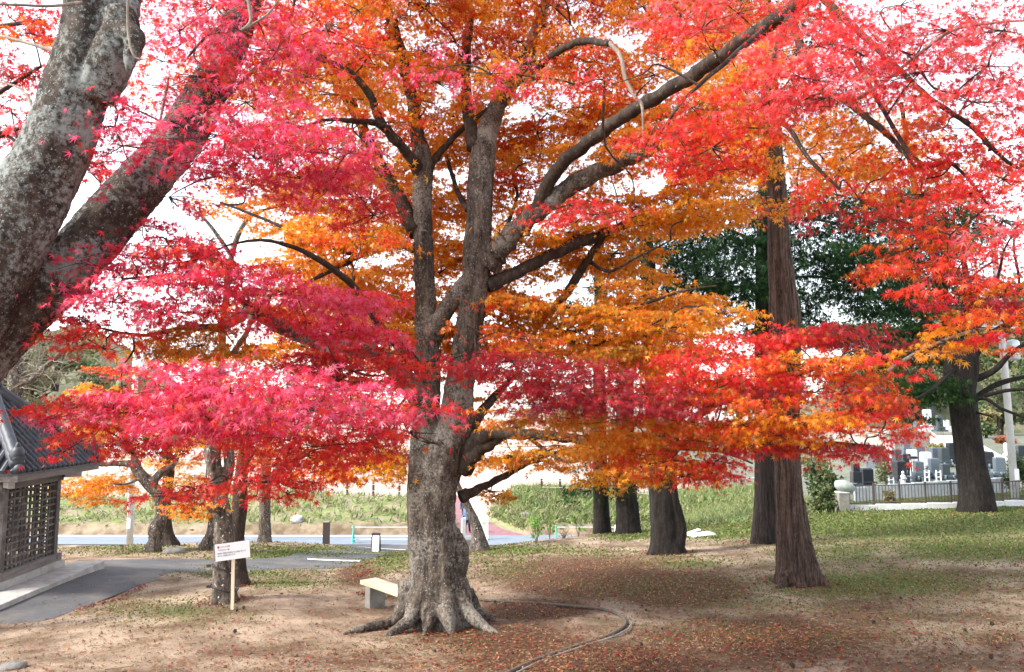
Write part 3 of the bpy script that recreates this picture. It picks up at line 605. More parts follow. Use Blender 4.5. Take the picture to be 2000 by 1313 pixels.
fo.build('foliage', LEAF5, MAPLE, maple, 'inner orange leaves of the crown'); fo.twigs(maple, BARKD, LP, 1.7)

def group(label, lst, leaf=0.068, tpl=LEAF7, tw=True, **kw):
    f_ = Foliage()
    for q in lst: f_.spray(q[0], q[1], q[2], q[3]*1.12, *q[4:6], q[6] if len(q) > 6 else 1.0, q[7] if len(q) > 7 else 0.0, leaf=leaf, **kw)
    f_.build('foliage', tpl, MAPLE, maple, label)
    if tw: f_.twigs(maple, BARKD, LP)
# (px, py, rx, ry, d, colour, density, slope)
group('upper left layers of pink red leaves', [(330,245,150,36,6.2,'P'),(240,285,110,28,6,'P',.8,-.1),(430,265,150,40,6.0,'P'),(560,240,130,34,6.2,'P'),(620,290,130,34,6,'P'),(500,310,150,34,6,'P'),(380,315,110,26,6.2,'P',.9),
   (660,330,80,28,6.2,'P'),(590,350,90,26,6.3,'P'),(480,200,120,30,6.6,'P'),(400,150,120,30,7,'R'),(330,170,90,24,7.2,'Q',.8),(470,60,170,36,6.8,'P'),(540,100,130,30,6.6,'P'),(640,60,100,24,7.4,'R'),(590,150,100,24,7.2,'Q'),
   (700,385,70,26,7,'D'),(730,420,60,18,7,'D',.9,-.3),(640,370,80,22,6.8,'P'),(180,250,50,24,6.1,'P',.7),(500,20,170,30,7.4,'R'),(420,10,150,30,7.4,'R',.8),(700,20,90,18,8,'Q',.8),(350,60,70,24,7.6,'Q',.6),(320,120,60,26,8,'Q',.7),
   (215,195,30,16,6,'P',.6),(680,300,60,24,6.1,'P'),(330,385,90,20,6.4,'P',.5),(400,350,80,18,6.4,'P',.7)], 0.066)
group('middle left layers of pink red leaves', [(330,480,120,30,6.4,'P'),(260,500,100,28,6.3,'P'),(400,505,120,36,6.3,'R'),(190,520,80,22,6.2,'P',.9,-.1),(470,545,150,34,6.4,'P'),(330,555,150,34,6.2,'P'),(560,575,140,30,6.6,'P'),(660,590,120,28,7,'P'),(740,580,80,18,7.4,'R',1,.1),
   (220,590,110,28,6.2,'P'),(350,610,120,24,6.3,'P'),(180,640,80,24,6.3,'R',.8),(470,610,110,26,6.5,'R'),(600,630,120,30,6.8,'P'),(690,645,100,28,7.1,'P'),(760,650,60,14,7.4,'R'),(100,620,70,24,6.4,'C',.55),(60,650,50,20,6.5,'C',.4),(230,650,60,18,6.3,'R',.8),
   (390,500,80,30,7.0,'Q',.9),(410,470,60,22,6.9,'R'),(140,560,60,18,6.2,'P',.6),(200,680,60,14,6.4,'R',.6),(280,440,60,16,6.5,'P',.6)], 0.064)
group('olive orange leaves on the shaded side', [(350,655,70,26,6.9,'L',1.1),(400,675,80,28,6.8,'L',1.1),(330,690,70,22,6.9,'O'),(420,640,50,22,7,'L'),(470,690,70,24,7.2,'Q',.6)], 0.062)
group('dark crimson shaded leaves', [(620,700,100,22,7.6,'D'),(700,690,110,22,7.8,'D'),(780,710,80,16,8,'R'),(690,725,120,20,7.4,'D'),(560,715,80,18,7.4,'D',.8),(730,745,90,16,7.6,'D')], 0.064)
group('lower left layers of bright pink leaves', [(400,725,130,26,5.6,'P'),(330,760,110,32,5.5,'P'),(450,770,150,40,5.4,'P'),(560,750,160,36,5.5,'P'),(680,760,130,28,5.8,'P'),(600,800,170,36,5.5,'P'),(720,800,140,30,5.9,'P'),(500,820,130,34,5.5,'P'),(400,810,100,36,5.5,'P'),
   (790,790,100,18,6.2,'R'),(840,795,60,14,6.4,'R'),(770,825,90,20,6.2,'D'),(690,840,110,22,6,'R'),(800,845,70,14,6.4,'P'),(840,865,44,12,6.6,'R',.9,.3),(450,850,90,18,5.7,'P'),(560,860,120,20,5.8,'R'),(330,820,60,26,5.6,'P'),(640,870,80,18,6,'D'),(330,715,70,18,5.7,'P',.9)], 0.064)
group('low drooping red boughs', [(160,790,110,20,6.6,'R',1,-.05),(240,770,100,20,6.5,'R',1,-.1),(110,815,70,14,6.7,'P',.9),(200,835,110,24,6.6,'R',1,-.25),(280,810,70,22,6.5,'R'),(130,880,60,14,6.8,'R',.8,-.35),(300,860,70,26,6.6,'D',.9),(220,800,80,22,6.4,'P'),
   (540,905,100,18,6.6,'R'),(600,890,100,20,6.5,'R'),(450,938,110,14,6.6,'R',1,-.1),(380,955,110,12,6.7,'R',1,-.12),(320,970,60,10,6.8,'R',.9),(540,940,80,18,6.6,'R',1,.1),(560,965,40,10,6.7,'R',.7),(650,880,80,22,6.4,'R'),(500,970,40,8,6.8,'R',.5),(700,865,70,16,6.4,'R'),(250,880,50,20,6.7,'R',.7)], 0.062)
group('centre strips of pink red leaves', [(860,135,100,8,7.4,'P',.9,.02),(960,145,100,9,7.2,'P',1,.03),(1050,155,70,9,7.4,'R'),(1120,165,50,9,7.8,'R',.8),(1180,170,50,9,8,'Q',.8),
   (830,100,60,12,8.6,'Q',.7),(1110,400,70,20,9,'R',.9),(1160,420,60,18,9,'K',.8),(1060,420,50,14,9.2,'R',.6),(1240,410,40,14,9,'Q',.7),(700,460,90,26,9.5,'Q',.7)], 0.068)
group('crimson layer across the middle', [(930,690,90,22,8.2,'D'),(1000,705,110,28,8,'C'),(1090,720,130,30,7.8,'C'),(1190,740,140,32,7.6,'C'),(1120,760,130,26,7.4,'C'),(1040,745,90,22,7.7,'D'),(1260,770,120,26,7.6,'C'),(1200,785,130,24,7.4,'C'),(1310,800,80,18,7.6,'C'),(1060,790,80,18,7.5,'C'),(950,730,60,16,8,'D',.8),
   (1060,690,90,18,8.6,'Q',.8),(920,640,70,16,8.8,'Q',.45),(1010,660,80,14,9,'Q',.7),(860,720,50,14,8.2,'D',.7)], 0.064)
group('lower orange layers right of the trunk', [(1120,810,120,24,8.4,'L'),(1210,820,110,24,8.2,'L'),(1050,820,100,22,8.8,'O'),(980,800,50,18,9,'O',.6),(1140,850,130,24,8.8,'O'),(1260,850,140,28,8.6,'O'),(1350,860,110,26,8.4,'Q'),(1310,900,110,22,8.2,'Q'),(1380,920,50,16,8.2,'R'),(1250,890,90,20,8.8,'Q'),(1340,930,60,14,8.2,'Q'),
   (1180,880,100,18,9.2,'O'),(1290,935,40,10,8.4,'O',.8),(1400,900,60,14,8.2,'R',.8),(1300,820,100,22,8.4,'Q')], 0.062)
group('red and orange layers before the cedar trunk', [(1390,700,110,28,8,'R'),(1480,660,100,24,8,'R'),(1560,655,100,22,7.8,'R'),(1640,645,90,22,7.8,'C'),(1700,665,70,18,7.8,'C'),(1440,735,130,26,7.8,'R'),(1540,710,120,26,7.6,'Q'),(1620,700,110,26,7.6,'O'),(1340,740,90,24,8.2,'Q'),(1380,770,100,24,8,'Q'),
   (1480,780,130,28,7.6,'Q'),(1570,765,110,28,7.6,'C'),(1640,770,110,28,7.6,'Q'),(1700,800,70,26,7.6,'R'),(1550,810,120,26,7.6,'O'),(1640,825,120,26,7.6,'Q'),(1720,845,60,16,7.7,'R'),(1450,830,110,26,7.9,'Q'),(1400,830,80,24,8.2,'O'),(1520,850,90,18,7.8,'O'),(1620,870,90,18,7.8,'C'),(1690,885,60,14,7.9,'R'),
   (1590,735,90,22,7.9,'Q'),(1470,870,70,20,8.2,'R'),(1580,880,60,12,8,'Q',.7),(1660,735,70,22,7.8,'Q')], 0.062)
group('upper right layers of coral pink leaves', [(1600,90,140,34,6.4,'K'),(1680,130,140,34,6.2,'K'),(1560,150,110,28,6.3,'K'),(1620,190,110,26,6.1,'K',1,-.1),(1500,200,90,24,6.6,'K',.9,-.2),(1740,80,140,34,6.2,'K'),(1850,60,130,36,6,'F',.9),(1800,140,120,30,6.1,'K'),(1930,130,110,36,5.9,'F',.9),(1900,200,110,30,5.9,'K',.9),
   (1960,60,80,40,5.8,'F',.8),(1440,25,110,26,7,'K'),(1370,60,90,26,7.4,'R'),(1330,30,80,24,7.8,'K'),(1760,10,220,30,6.4,'R'),(1580,30,90,24,6.8,'R'),(1560,200,50,16,6.4,'R',.8)], 0.062)
group('right hand layers of red leaves', [(1350,210,90,24,7,'R'),(1320,260,90,28,6.9,'R'),(1390,290,100,30,6.8,'R'),(1440,250,90,24,6.9,'Q'),(1340,320,70,22,7,'R'),(1420,330,60,16,7,'R',.8),(1270,270,50,18,7.4,'R',.8),(1700,220,120,28,7.2,'O'),(1800,300,110,26,8.4,'O'),(1700,350,110,26,8.6,'O'),(1900,345,90,24,8.3,'Q'),(1600,300,100,26,8.8,'O'),(1500,260,90,24,8.8,'O'),(1480,120,90,26,9,'O'),(1400,100,90,26,9,'O'),(1600,260,110,26,7.6,'O'),(1700,280,120,28,7.6,'O'),(1560,330,90,26,8,'O',.8),
   (1640,340,100,24,7.8,'O'),(1760,310,90,20,7.2,'Q'),(1840,250,110,24,6.6,'Q'),(1920,280,110,34,6.2,'R'),(1860,320,110,30,6.6,'R'),(1960,350,80,36,6,'R'),(1900,380,100,28,6.2,'R'),(1800,380,80,22,6.8,'Q'),(1680,390,110,20,7.4,'R',.9,.35),(1750,430,70,18,7.2,'R',.9,.3),(1640,420,90,22,8,'C',.6),
   (1560,400,60,18,8.4,'C',.5),(1480,300,60,24,8.2,'O',.8),(1500,190,90,24,8,'Q',.8),(1450,170,80,22,8.4,'O',.9),(1900,180,100,26,6.4,'R')], 0.062)
group('far right drooping red boughs', [(1790,470,90,24,6.8,'Q'),(1850,500,110,28,6.4,'R'),(1780,520,70,22,6.9,'Q'),(1880,550,90,26,6.3,'R'),(1900,590,70,18,6.4,'C'),(1960,430,50,32,5.2,'K',.7),(1910,455,40,18,5.2,'K',.7),(1990,440,30,60,5.3,'K',.6),(1970,555,40,16,6.2,'Y',.9),(1960,580,50,14,6.3,'L',.7),(1950,620,80,18,6.3,'Q'),(1980,650,60,20,6.2,'R',.8),
   (1900,640,60,16,6.5,'O'),(1850,670,50,14,6.7,'O',.8),(1800,690,50,16,6.9,'O',.8),(1720,700,40,18,7.1,'R',.8),(1780,730,30,14,7,'R',.5),(1720,520,50,20,7,'Q',.6),(1840,690,24,10,6.6,'Y',.5)], 0.064)

# ------------------------------------------------------------------ the leaning cherry at the left
b0 = place(-330, 6.2)
cherry, cp = simple_tree('cherry_tree', 'leaning old cherry with two thick stems covered in pale lichen at the left edge', 'tree', b0,
  [[(-330,1540,6.2,240),(-260,1150,6.2,205),(-150,820,6.2,180),(-75,640,6.1,165),(10,480,6.0,148),(66,378,6.0,142),(122,264,6.0,132),(158,150,6.0,122),(178,60,6.0,112),(178,-40,6,104),(170,-200,6,95)],
   [(-175,860,6.25,140),(-85,735,6.3,134),(30,610,6.4,124),(148,503,6.5,112),(262,372,6.7,98),(355,265,7,88),(420,150,7.3,74),(465,50,7.6,64),(500,-60,7.9,52)],
   [(185,190,5.95,80),(220,110,5.9,84),(238,60,5.9,72),(232,20,5.9,60)],
   [(235,60,5.9,70),(262,75,5.8,44),(258,110,5.75,30),(248,140,5.72,12)],
   [(225,60,6.1,70),(252,0,6.2,50),(270,-80,6.3,40)]], BARKCH, 0.022, 0.035, 30, (5,0.35,0,0.15),
  limbs=[[(180,130,6,12),(90,95,6.3,8),(20,75,6.6,6),(-40,60,7,4)],[(90,430,6.2,10),(60,200,7,6),(0,160,7.4,4)],[(160,5,5.7,7),(100,12,5.5,6),(40,10,5.4,5),(-20,8,5.3,4)],[(290,350,6.6,10),(310,250,6.9,6),(330,150,7,4)],[(250,-10,5.5,5),(250,60,5.5,5),(262,110,5.5,4),(290,115,5.5,2)],[(480,-20,5.6,8),(490,40,5.6,7),(470,60,5.6,5),(520,30,5.6,4),(545,0,5.6,3)]], limbmat=BARKP)

# pale red maple behind the cherry, off the left edge
bt = place(-260, 12)
tb, tp = simple_tree('maple_tree', 'thin red maple reaching in behind the cherry trunks at the left edge', 'tree', bt,
  [[(-260,1250,12,70),(-240,900,12,52),(-180,500,11.6,40),(-120,250,11.2,30),(-60,60,11,20)]], BARKD, 0.03, 0.02, 12,
  limbs=[[(-180,400,11.4,14),(-60,300,11,9),(40,250,10.6,5)],[(-120,250,11.2,14),(0,180,10.8,9),(80,130,10.4,5)],[(-120,300,11.2,12),(0,260,10.8,7),(80,330,10.4,4)],[(-60,60,11,12),(80,40,10.6,6)]])
f2 = Foliage()
for (x,y,rx,ry,k,de) in [(50,40,80,22,'R',.7),(60,65,60,16,'Q',.6),(30,150,60,18,'F',.6),(70,150,40,12,'R',.5),(20,195,40,14,'F',.5),(30,255,50,16,'F',.6),(60,240,40,12,'K',.5),(40,300,40,10,'F',.4),(10,10,80,20,'R',.7),(170,330,50,20,'R',.6),(200,320,40,16,'K',.6),(220,420,40,16,'R',.5),(-40,120,90,40,'F',.6),(-40,250,80,40,'F',.6),(250,390,40,14,'R',.5),(300,330,50,18,'R',.5)]:
    f2.spray(x, y, rx, ry, random.uniform(9.5, 11.2), k, de, 0, 0.08)
f2.build('foliage', LEAF5, MAPLE, tb); f2.twigs(tb, BARKD, [tuple(p) for p in tp])

# ------------------------------------------------------------------ cedars and the darker trees on the right
c1 = place(1558, 15)
ced1, q1 = simple_tree('cedar_tree', 'tall straight red brown cedar with fibrous bark and a flared foot', 'tree', c1,
  [[(1560,1160,15,104),(1554,1120,15,76),(1548,1060,15,62),(1542,980,15,53),(1538,900,15,50),(1535,820,15,52),(1535,720,15,54),(1533,620,15,60),(1528,560,15,52),(1522,480,15,44),(1518,380,15,38),(1514,300,15,32),(1512,250,15,22)],
   [(1556,980,14.98,30),(1570,1070,14.92,36),(1590,1118,14.8,28),(1612,1142,14.65,16),(1632,1156,14.5,8)], [(1545,1110,14.9,44),(1528,1145,14.7,18),(1505,1160,14.5,8)]], BARKCE, 0.018, 0.03, 72, (7,0.35,1.0,0.12),
  limbs=[[(1514,290,15,20),(1495,265,14.8,16),(1465,250,14.7,16),(1440,240,14.6,14)],[(1513,270,15,16),(1516,200,15,14),(1510,120,15.1,10)]], limbmat=BARKDK)
c2 = place(1496, 22)
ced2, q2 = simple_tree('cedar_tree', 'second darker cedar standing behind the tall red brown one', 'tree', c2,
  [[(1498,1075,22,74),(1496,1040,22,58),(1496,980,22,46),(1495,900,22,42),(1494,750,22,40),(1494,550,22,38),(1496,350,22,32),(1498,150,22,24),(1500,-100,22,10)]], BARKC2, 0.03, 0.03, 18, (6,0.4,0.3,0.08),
  limbs=[[(1494,480,22,8),(1400,440,21.5,5),(1300,420,21,3)],[(1495,420,22,8),(1600,430,22,5),(1720,460,22,3)],[(1495,560,22,8),(1580,540,22,5),(1690,560,22,3)],[(1494,560,22,8),(1420,560,21.6,5),(1330,540,21,3)]])
def conifer_fol(root, lst, pts, leaf=0.24, key='g'):
    f_ = Foliage()
    for (x, y, rx, ry, d, de) in lst: f_.spray(x, y, rx*1.15, ry*1.2, d, key, de*1.7, random.uniform(-.1,.1), leaf, per=8, droop=1.0, tilt=0.8)
    f_.build('foliage', FROND, CONIFER, root); f_.twigs(root, BARKDK, [tuple(p) for p in pts], spines=True)
conifer_fol(ced2, [(1300,440,60,22,21.5,.5),(1380,540,70,26,21.2,.9),(1440,640,60,16,21.5,.6),(1340,580,50,16,21,.5),(1280,500,50,18,21,.4),(1350,400,60,24,21.5,.5),(1700,500,80,30,22.3,.9),(1610,400,90,30,22.6,.8),(1680,400,70,26,22.6,.7),(1540,620,60,20,22.4,.8),(1390,610,50,18,21,.6),(1320,480,50,20,21,.5),(1520,380,80,26,22.6,.7),(1430,440,80,26,21.8,.9),(1420,520,110,36,21,.9),(1380,470,80,26,21.5,.7),(1450,470,90,30,22,.9),(1470,560,80,30,21.5,.9),(1400,560,80,24,21,.8),(1580,480,90,30,22,.9),(1640,500,100,34,22,.9),(1600,540,90,30,22.5,.9),(1680,560,90,30,22,.9),(1640,590,80,26,22.3,.8),(1560,430,80,24,22.5,.8),(1460,410,70,24,22.5,.6),
   (1400,380,70,20,22,.5),(1660,440,70,24,22.4,.8),(1440,600,50,16,21.4,.6),(1720,600,50,18,22,.7),(1360,510,50,20,21,.5),(1500,200,140,80,23,.5),(1500,60,120,80,23,.5),(1420,300,90,40,23,.4),(1580,330,90,40,23,.4)], q2)
h1 = place(1892, 32)
hin, q3 = simple_tree('cypress_tree', 'dark green cypress with drooping sprays behind the red branches', 'tree', h1,
  [[(1894,1000,32,34),(1886,880,32,30),(1866,700,32,26),(1830,520,28.2,20),(1790,380,28,14),(1760,200,28,8)]], BARKDK, 0.03, 0.02, 14, limbs=[[(1866,700,28.5,9),(1810,690,27.5,7),(1740,720,26,4)],[(1845,600,28.5,9),(1760,600,27,6),(1690,620,26.5,3)],[(1800,420,28,6),(1740,420,27,4),(1690,450,26.5,3)],[(1866,720,28.5,7),(1820,760,26,5),(1770,790,25,3)]])
conifer_fol(hin, [(1770,490,70,28,30.5,.9),(1830,540,60,28,30.5,.8),(1750,540,70,30,30.8,.9),(1870,440,60,30,30.8,.7),(1800,420,70,28,30.8,.7),(1740,680,60,28,30.0,.9),(1800,680,50,26,30.0,.9),(1850,640,40,26,30.2,.7),(1760,430,70,28,30.0,.7),(1820,450,70,28,30.0,.7),(1860,410,60,30,30.0,.8),(1720,380,70,26,30.5,.6),(1780,380,60,22,30.5,.6),(1800,560,70,28,29.5,.7),(1750,590,70,26,30.0,.8),(1830,600,50,22,29.5,.6),(1700,640,70,26,30.5,.8),(1770,740,50,24,28.5,.9),(1740,760,50,26,29.0,.9),(1800,770,50,26,28.5,.9),(1820,740,40,24,28.0,.9),
   (1790,810,26,20,28.5,.9),(1720,790,40,24,29.5,.8),(1690,720,60,26,30.0,.8),(1850,470,40,24,29.5,.7),(1760,650,50,20,30.0,.7),(1700,470,60,30,30.0,.7),(1870,500,40,30,30.0,.5),(1600,640,80,26,30.5,.9),(1680,660,70,26,30.5,.9),(1760,610,60,26,30.5,.9),(1540,640,60,22,30.5,.7),(1800,640,50,26,30.5,.9),(1780,700,50,24,30.5,.8),(1850,580,50,28,30.8,.8),(1730,640,60,26,30.6,.9),(1720,700,50,24,30.5,.8),(1830,380,60,30,31,.6),(1900,450,50,30,31,.5)], q3, 0.24, 'h')
# broad bare tree at right with red leaves
o1 = place(1903, 28.6)
oak, q4 = simple_tree('broadleaf_tree', 'thick dark tree forking into bare limbs before the iron fence at the right', 'tree', o1,
  [[(1910,1010,28.6,74),(1907,960,28.6,62),(1896,900,28.6,54),(1888,840,28.6,52),(1880,780,28.6,52),(1872,720,28.6,54),(1868,690,28.6,46)],
   [(1880,780,28.6,40),(1893,720,28.6,34),(1900,690,28.6,26),(1930,660,28.6,20),(1960,640,28.4,16),(2010,610,28.2,12)],
   [(1868,720,28.6,30),(1858,690,28.6,22),(1875,640,28.8,14),(1888,560,28.9,12),(1880,480,29.0,8),(1900,420,29.0,5)],
   [(1862,700,28.6,22),(1820,640,28.8,12),(1780,600,29.0,9),(1740,570,29.2,5)]], BARKDK, 0.035, 0.04, 18, (5,0.3,0,0.15),
  limbs=[[(1895,745,28.6,14),(1940,725,28.4,12),(1975,690,28.2,9),(2020,660,28.0,5)],[(1890,790,28.6,12),(1930,760,28.6,11),(1965,745,28.6,10),(2030,730,28.6,6)],[(1888,785,28.6,10),(1935,770,28.2,8),(1975,762,28.0,7),(2030,760,27.8,4)],[(1888,792,28.6,8),(1920,778,28.1,7),(1960,800,27.6,6),(2020,822,27.2,4)],
         [(1885,800,28.6,7),(1905,805,28.2,5),(1940,815,27.8,3)],[(1900,690,28.6,14),(1880,600,28.6,7),(1900,540,28.6,5),(1960,500,28.6,3)],[(1960,640,28.4,8),(1990,560,28.6,6),(1980,480,28.6,4),(1990,420,28.6,2)],[(1780,600,29.0,6),(1770,560,29.2,4),(1790,500,29.2,2)]], limbmat=BARKDK)
f5 = Foliage()
for (x,y,rx,ry,k,de) in [(1880,540,50,22,'C',.6),(1930,560,50,20,'Q',.6),(1840,610,40,14,'Y',.5),(1960,600,50,18,'Q',.6),(1990,680,40,14,'Q',.6),(1900,620,40,14,'O',.6),(1920,480,60,24,'C',.35)]:
    f5.spray(x, y, rx, ry, random.uniform(27.5,29), k, de, 0, 0.1)
f5.build('foliage', LEAF5, MAPLE, oak); f5.twigs(oak, BARKDK, [tuple(p) for p in q4], 0.8)
# three dark trunks in the middle distance
for nm, lab, px, d, path, extra, lst in (
  ('broadleaf_tree','stout blackish tree with a hollow rotten flank, nearest of three dark trunks',1300,20.5,[[(1304,1095,20.5,92),(1302,1060,20.5,64),(1298,1000,20.5,58),(1294,940,20.5,56),(1288,860,20.5,52),(1280,740,20.5,44),(1270,600,20.7,36),(1262,460,21,26)],[(1318,1080,20.3,34),(1328,1040,20.3,26),(1322,1005,20.3,26),(1312,960,20.3,22),(1310,900,20.4,24),(1330,780,20.6,18),(1350,650,20.8,12)]],[[(1290,1075,20.4,30),(1270,1088,20.2,14),(1240,1094,20,6)]],
     [(1180,520,60,20,21,.4),(1300,500,90,26,21,.6),(1250,470,60,20,21,.5),(1340,460,70,24,21.2,.6),(1360,560,60,20,21,.5),(1210,560,60,22,21.4,.4),(1280,600,60,20,21.5,.4)]),
  ('pine_tree','slim dark tree with furrowed bark beside the white barrier',1175,31,[[(1176,1050,31,42),(1175,1020,31,34),(1173,960,31,30),(1172,880,31,28),(1170,700,31,22),(1168,480,31,14)]],[],[(1160,940,40,16,30,.5),(1140,960,30,14,30,.4),(1190,900,50,20,30.5,.5),(1150,590,50,30,31,.4),(1180,500,60,30,31,.4)]),
  ('broadleaf_tree','squat brown trunk just right of the slim furrowed tree',1225,30,[[(1228,1056,30,62),(1226,1020,30,46),(1223,960,30,42),(1220,880,30,40),(1222,760,30,32),(1230,600,30,22)],[(1242,1040,29.9,20),(1241,980,29.9,12)]],[],[(1225,930,44,16,29.5,.6),(1240,905,50,18,29.5,.5)])):
    rt, qq = simple_tree(nm, lab, 'tree', place(px, d), path, BARKDK, 0.03, 0.05, 18, (5,0.35,0.5,0.1), limbs=extra)
    conifer_fol(rt, lst, qq, 0.24, 'g')
# leaning pale trunk behind the maple foot
rt, qq = simple_tree('old_tree', 'short leaning pale trunk just right of the big maple foot', 'tree', place(932, 27),
  [[(936,1090,27,58),(935,1060,27,34),(930,1030,27,22),(921,1005,27,17),(909,980,27,15),(892,945,27,14),(872,890,27,15),(860,820,27,10)]], BARKG, 0.025, 0.04, 16, (5,0.35,0.5,0.12))
f6 = Foliage(); f6.spray(900,900,40,16,27,'Q',.5,0,.09); f6.spray(860,850,40,18,27,'O',.5,0,.09); f6.build('foliage', LEAF5, MAPLE, rt); f6.twigs(rt, BARKDK, [tuple(p) for p in qq])

# ------------------------------------------------------------------ small maples at left, behind the footpath
def leafy(root, lst, pts, leaf=0.085):
    f_ = Foliage()
    for (x, y, rx, ry, d, k, de) in lst: f_.spray(x, y, rx, ry, d, k, de, random.uniform(-.1,.1), leaf)
    f_.build('foliage', LEAF5, MAPLE, root); f_.twigs(root, BARKD, [tuple(p) for p in pts], 0.9)
rt, qq = simple_tree('maple_tree', 'gnarled grey maple with a bulging foot and orange leaves beside the footpath', 'tree', place(300, 24),
  [[(296,1084,24,36),(303,1055,24,24),(305,1035,24,30),(316,1005,24,23),(312,970,24,24),(296,950,24,24),(272,925,24,22),(260,908,24,16),(240,905,24,12),(205,907,24,9),(170,905,24,5)],[(300,940,24,16),(320,918,24,13),(335,912,24,9),(350,890,24,6)],[(275,925,24,15),(262,890,24,10),(250,850,24,6)]], BARKG, 0.022, 0.05, 16, (4,0.4,0.5,0.2),
  limbs=[[(262,905,24,8),(258,880,24,8),(240,860,24,6),(232,800,24,4)],[(280,930,24,7),(250,945,23.6,4),(220,945,23.4,3)],[(350,890,24,5),(360,840,24,4),(380,780,24,3)]])
leafy(rt, [(170,940,60,20,24,'O',.7),(210,950,50,18,23.6,'O',.8),(150,960,40,14,24,'Y',.6),(190,975,40,10,23.8,'O',.6),(240,930,50,16,24.4,'O',.6),(200,760,60,20,24,'O',.5),(230,720,50,18,24.4,'Q',.5),(250,780,60,20,24,'Y',.5),(180,800,50,14,24.2,'O',.6),(260,830,60,20,24.4,'O',.6),(180,850,60,20,24,'Y',.5),(230,880,50,18,24.4,'O',.6),(300,860,50,18,24,'Q',.6),(210,830,50,16,23.6,'O',.5),(150,830,40,14,24,'Y',.4),(320,790,60,22,24.4,'Q',.5)], qq)
rt, qq = simple_tree('maple_tree', 'slender maple trunk half hidden behind the gnarled one, yellow leaves', 'tree', place(326, 28),
  [[(328,1062,28,38),(326,1035,28,22),(324,980,28,19),(330,920,28,22),(326,880,28,20),(320,840,28,16),(318,760,28,10)],[(328,920,28,14),(345,890,28,10),(352,850,28,6)]], BARKD, 0.03, 0.03, 14)
leafy(rt, [(340,900,50,18,28,'Y',.5),(350,850,60,24,28,'O',.5),(300,800,60,24,28,'O',.5),(370,930,36,12,27.6,'O',.5)], qq)
rt, qq = simple_tree('maple_tree', 'twisted pale trunk with a rotten hollow behind the notice board tree', 'tree', place(412, 25),
  [[(408,1078,25,46),(415,1050,25,30),(418,1015,25,22),(412,970,25,20),(414,900,25,22),(420,820,25,18),(430,740,25,12)],[(400,1072,24.8,26),(416,1040,24.7,22),(430,1010,24.8,16)]], BARKG, 0.025, 0.05, 14, (4,0.4,0.2,0.15), limbs=[[(430,740,25,13),(440,600,25,13),(452,500,25,12),(482,430,25,9),(530,405,25,5)],[(452,500,25,9),(410,440,25,7),(370,400,25,4)],[(418,870,25,9),(370,850,25,6),(340,820,25,4)],[(425,800,25,8),(470,760,25,4)]])
leafy(rt, [(400,870,60,20,25,'O',.5),(450,880,60,20,25,'Q',.5),(370,940,40,12,24,'Y',.5),(380,700,60,24,25,'O',.5),(460,740,60,24,25,'Q',.5),(500,690,60,22,25,'O',.5),(380,990,36,8,23.5,'O',.6),(360,1000,30,6,23.5,'Y',.5)], qq)
rt, qq = simple_tree('maple_tree', 'maple with two black straps round its trunk behind the white notice board', 'tree', place(440, 13.8),
  [[(440,1190,13.8,62),(438,1160,13.8,48),(437,1110,13.8,41),(438,1060,13.8,40),(436,1020,13.8,36),(430,980,13.8,32),(420,930,13.8,28),(414,880,13.8,30),(410,820,13.8,26),(400,740,13.6,18)],[(430,975,13.8,24),(448,910,13.9,20),(446,860,14,20),(470,800,14,14),(486,760,14,9)]], BARKG, 0.022, 0.04, 22, (5,0.3,0.5,0.14),
  limbs=[[(430,1000,13.7,9),(405,995,13.4,7),(380,995,13,5),(350,990,12.8,3)],[(428,985,13.7,8),(400,1008,13.3,6),(365,1010,13,3)]])
for (y, w_) in ((1107,48),(1147,54)):
    z = P(440,y,13.8).z; cpt = P(438,y,13.8)
    ring = [(cpt.x+0.225*w_/50*math.cos(k*math.pi/12), cpt.y+0.225*w_/50*math.sin(k*math.pi/12), z+0.012*math.sin(k*0.5)-0.05*math.cos(k*math.pi/12)) for k in range(25)]
    mbs = MB().tube(ring, [0.012]*25, 6, cap=False); mbs.box((cpt.x-0.2, cpt.y-0.21, z+0.06), (0.07,0.03,0.045)); mbs.build('strap', BLACK, rt)
leafy(rt, [(380,985,44,8,12.8,'Y',.7),(360,1002,40,8,12.8,'O',.6),(420,760,60,20,12.8,'Q',.5),(400,860,50,18,13,'O',.5),(340,985,26,6,12.6,'O',.6)], qq, 0.07)
rt, qq = simple_tree('maple_tree', 'dark trunk standing close behind the strapped tree', 'tree', place(466, 16),
  [[(466,1148,16,46),(464,1110,16,34),(462,1050,16,30),(468,990,16,30),(472,920,16,24),(480,860,16,18),(500,780,16,10)]], BARKD, 0.025, 0.03, 16, limbs=[[(470,930,16,8),(500,880,16,5),(540,850,16,3)]])
leafy(rt, [(500,860,60,20,16,'Q',.5),(540,840,60,20,16.4,'O',.5),(480,780,60,22,16,'Q',.4)], qq)
rt, qq = simple_tree('maple_tree', 'straight grey trunk with a pale foot alone on the far lawn', 'tree', place(517, 33),
  [[(516,1064,33,34),(517,1045,33,26),(517,1000,33,22),(518,940,33,22),(522,860,33,18),(530,760,33,10)]], BARKG, 0.03, 0.03, 14)
leafy(rt, [(520,900,60,20,33,'Q',.5),(560,880,60,20,33,'O',.4),(500,830,60,24,33,'O',.4)], qq)
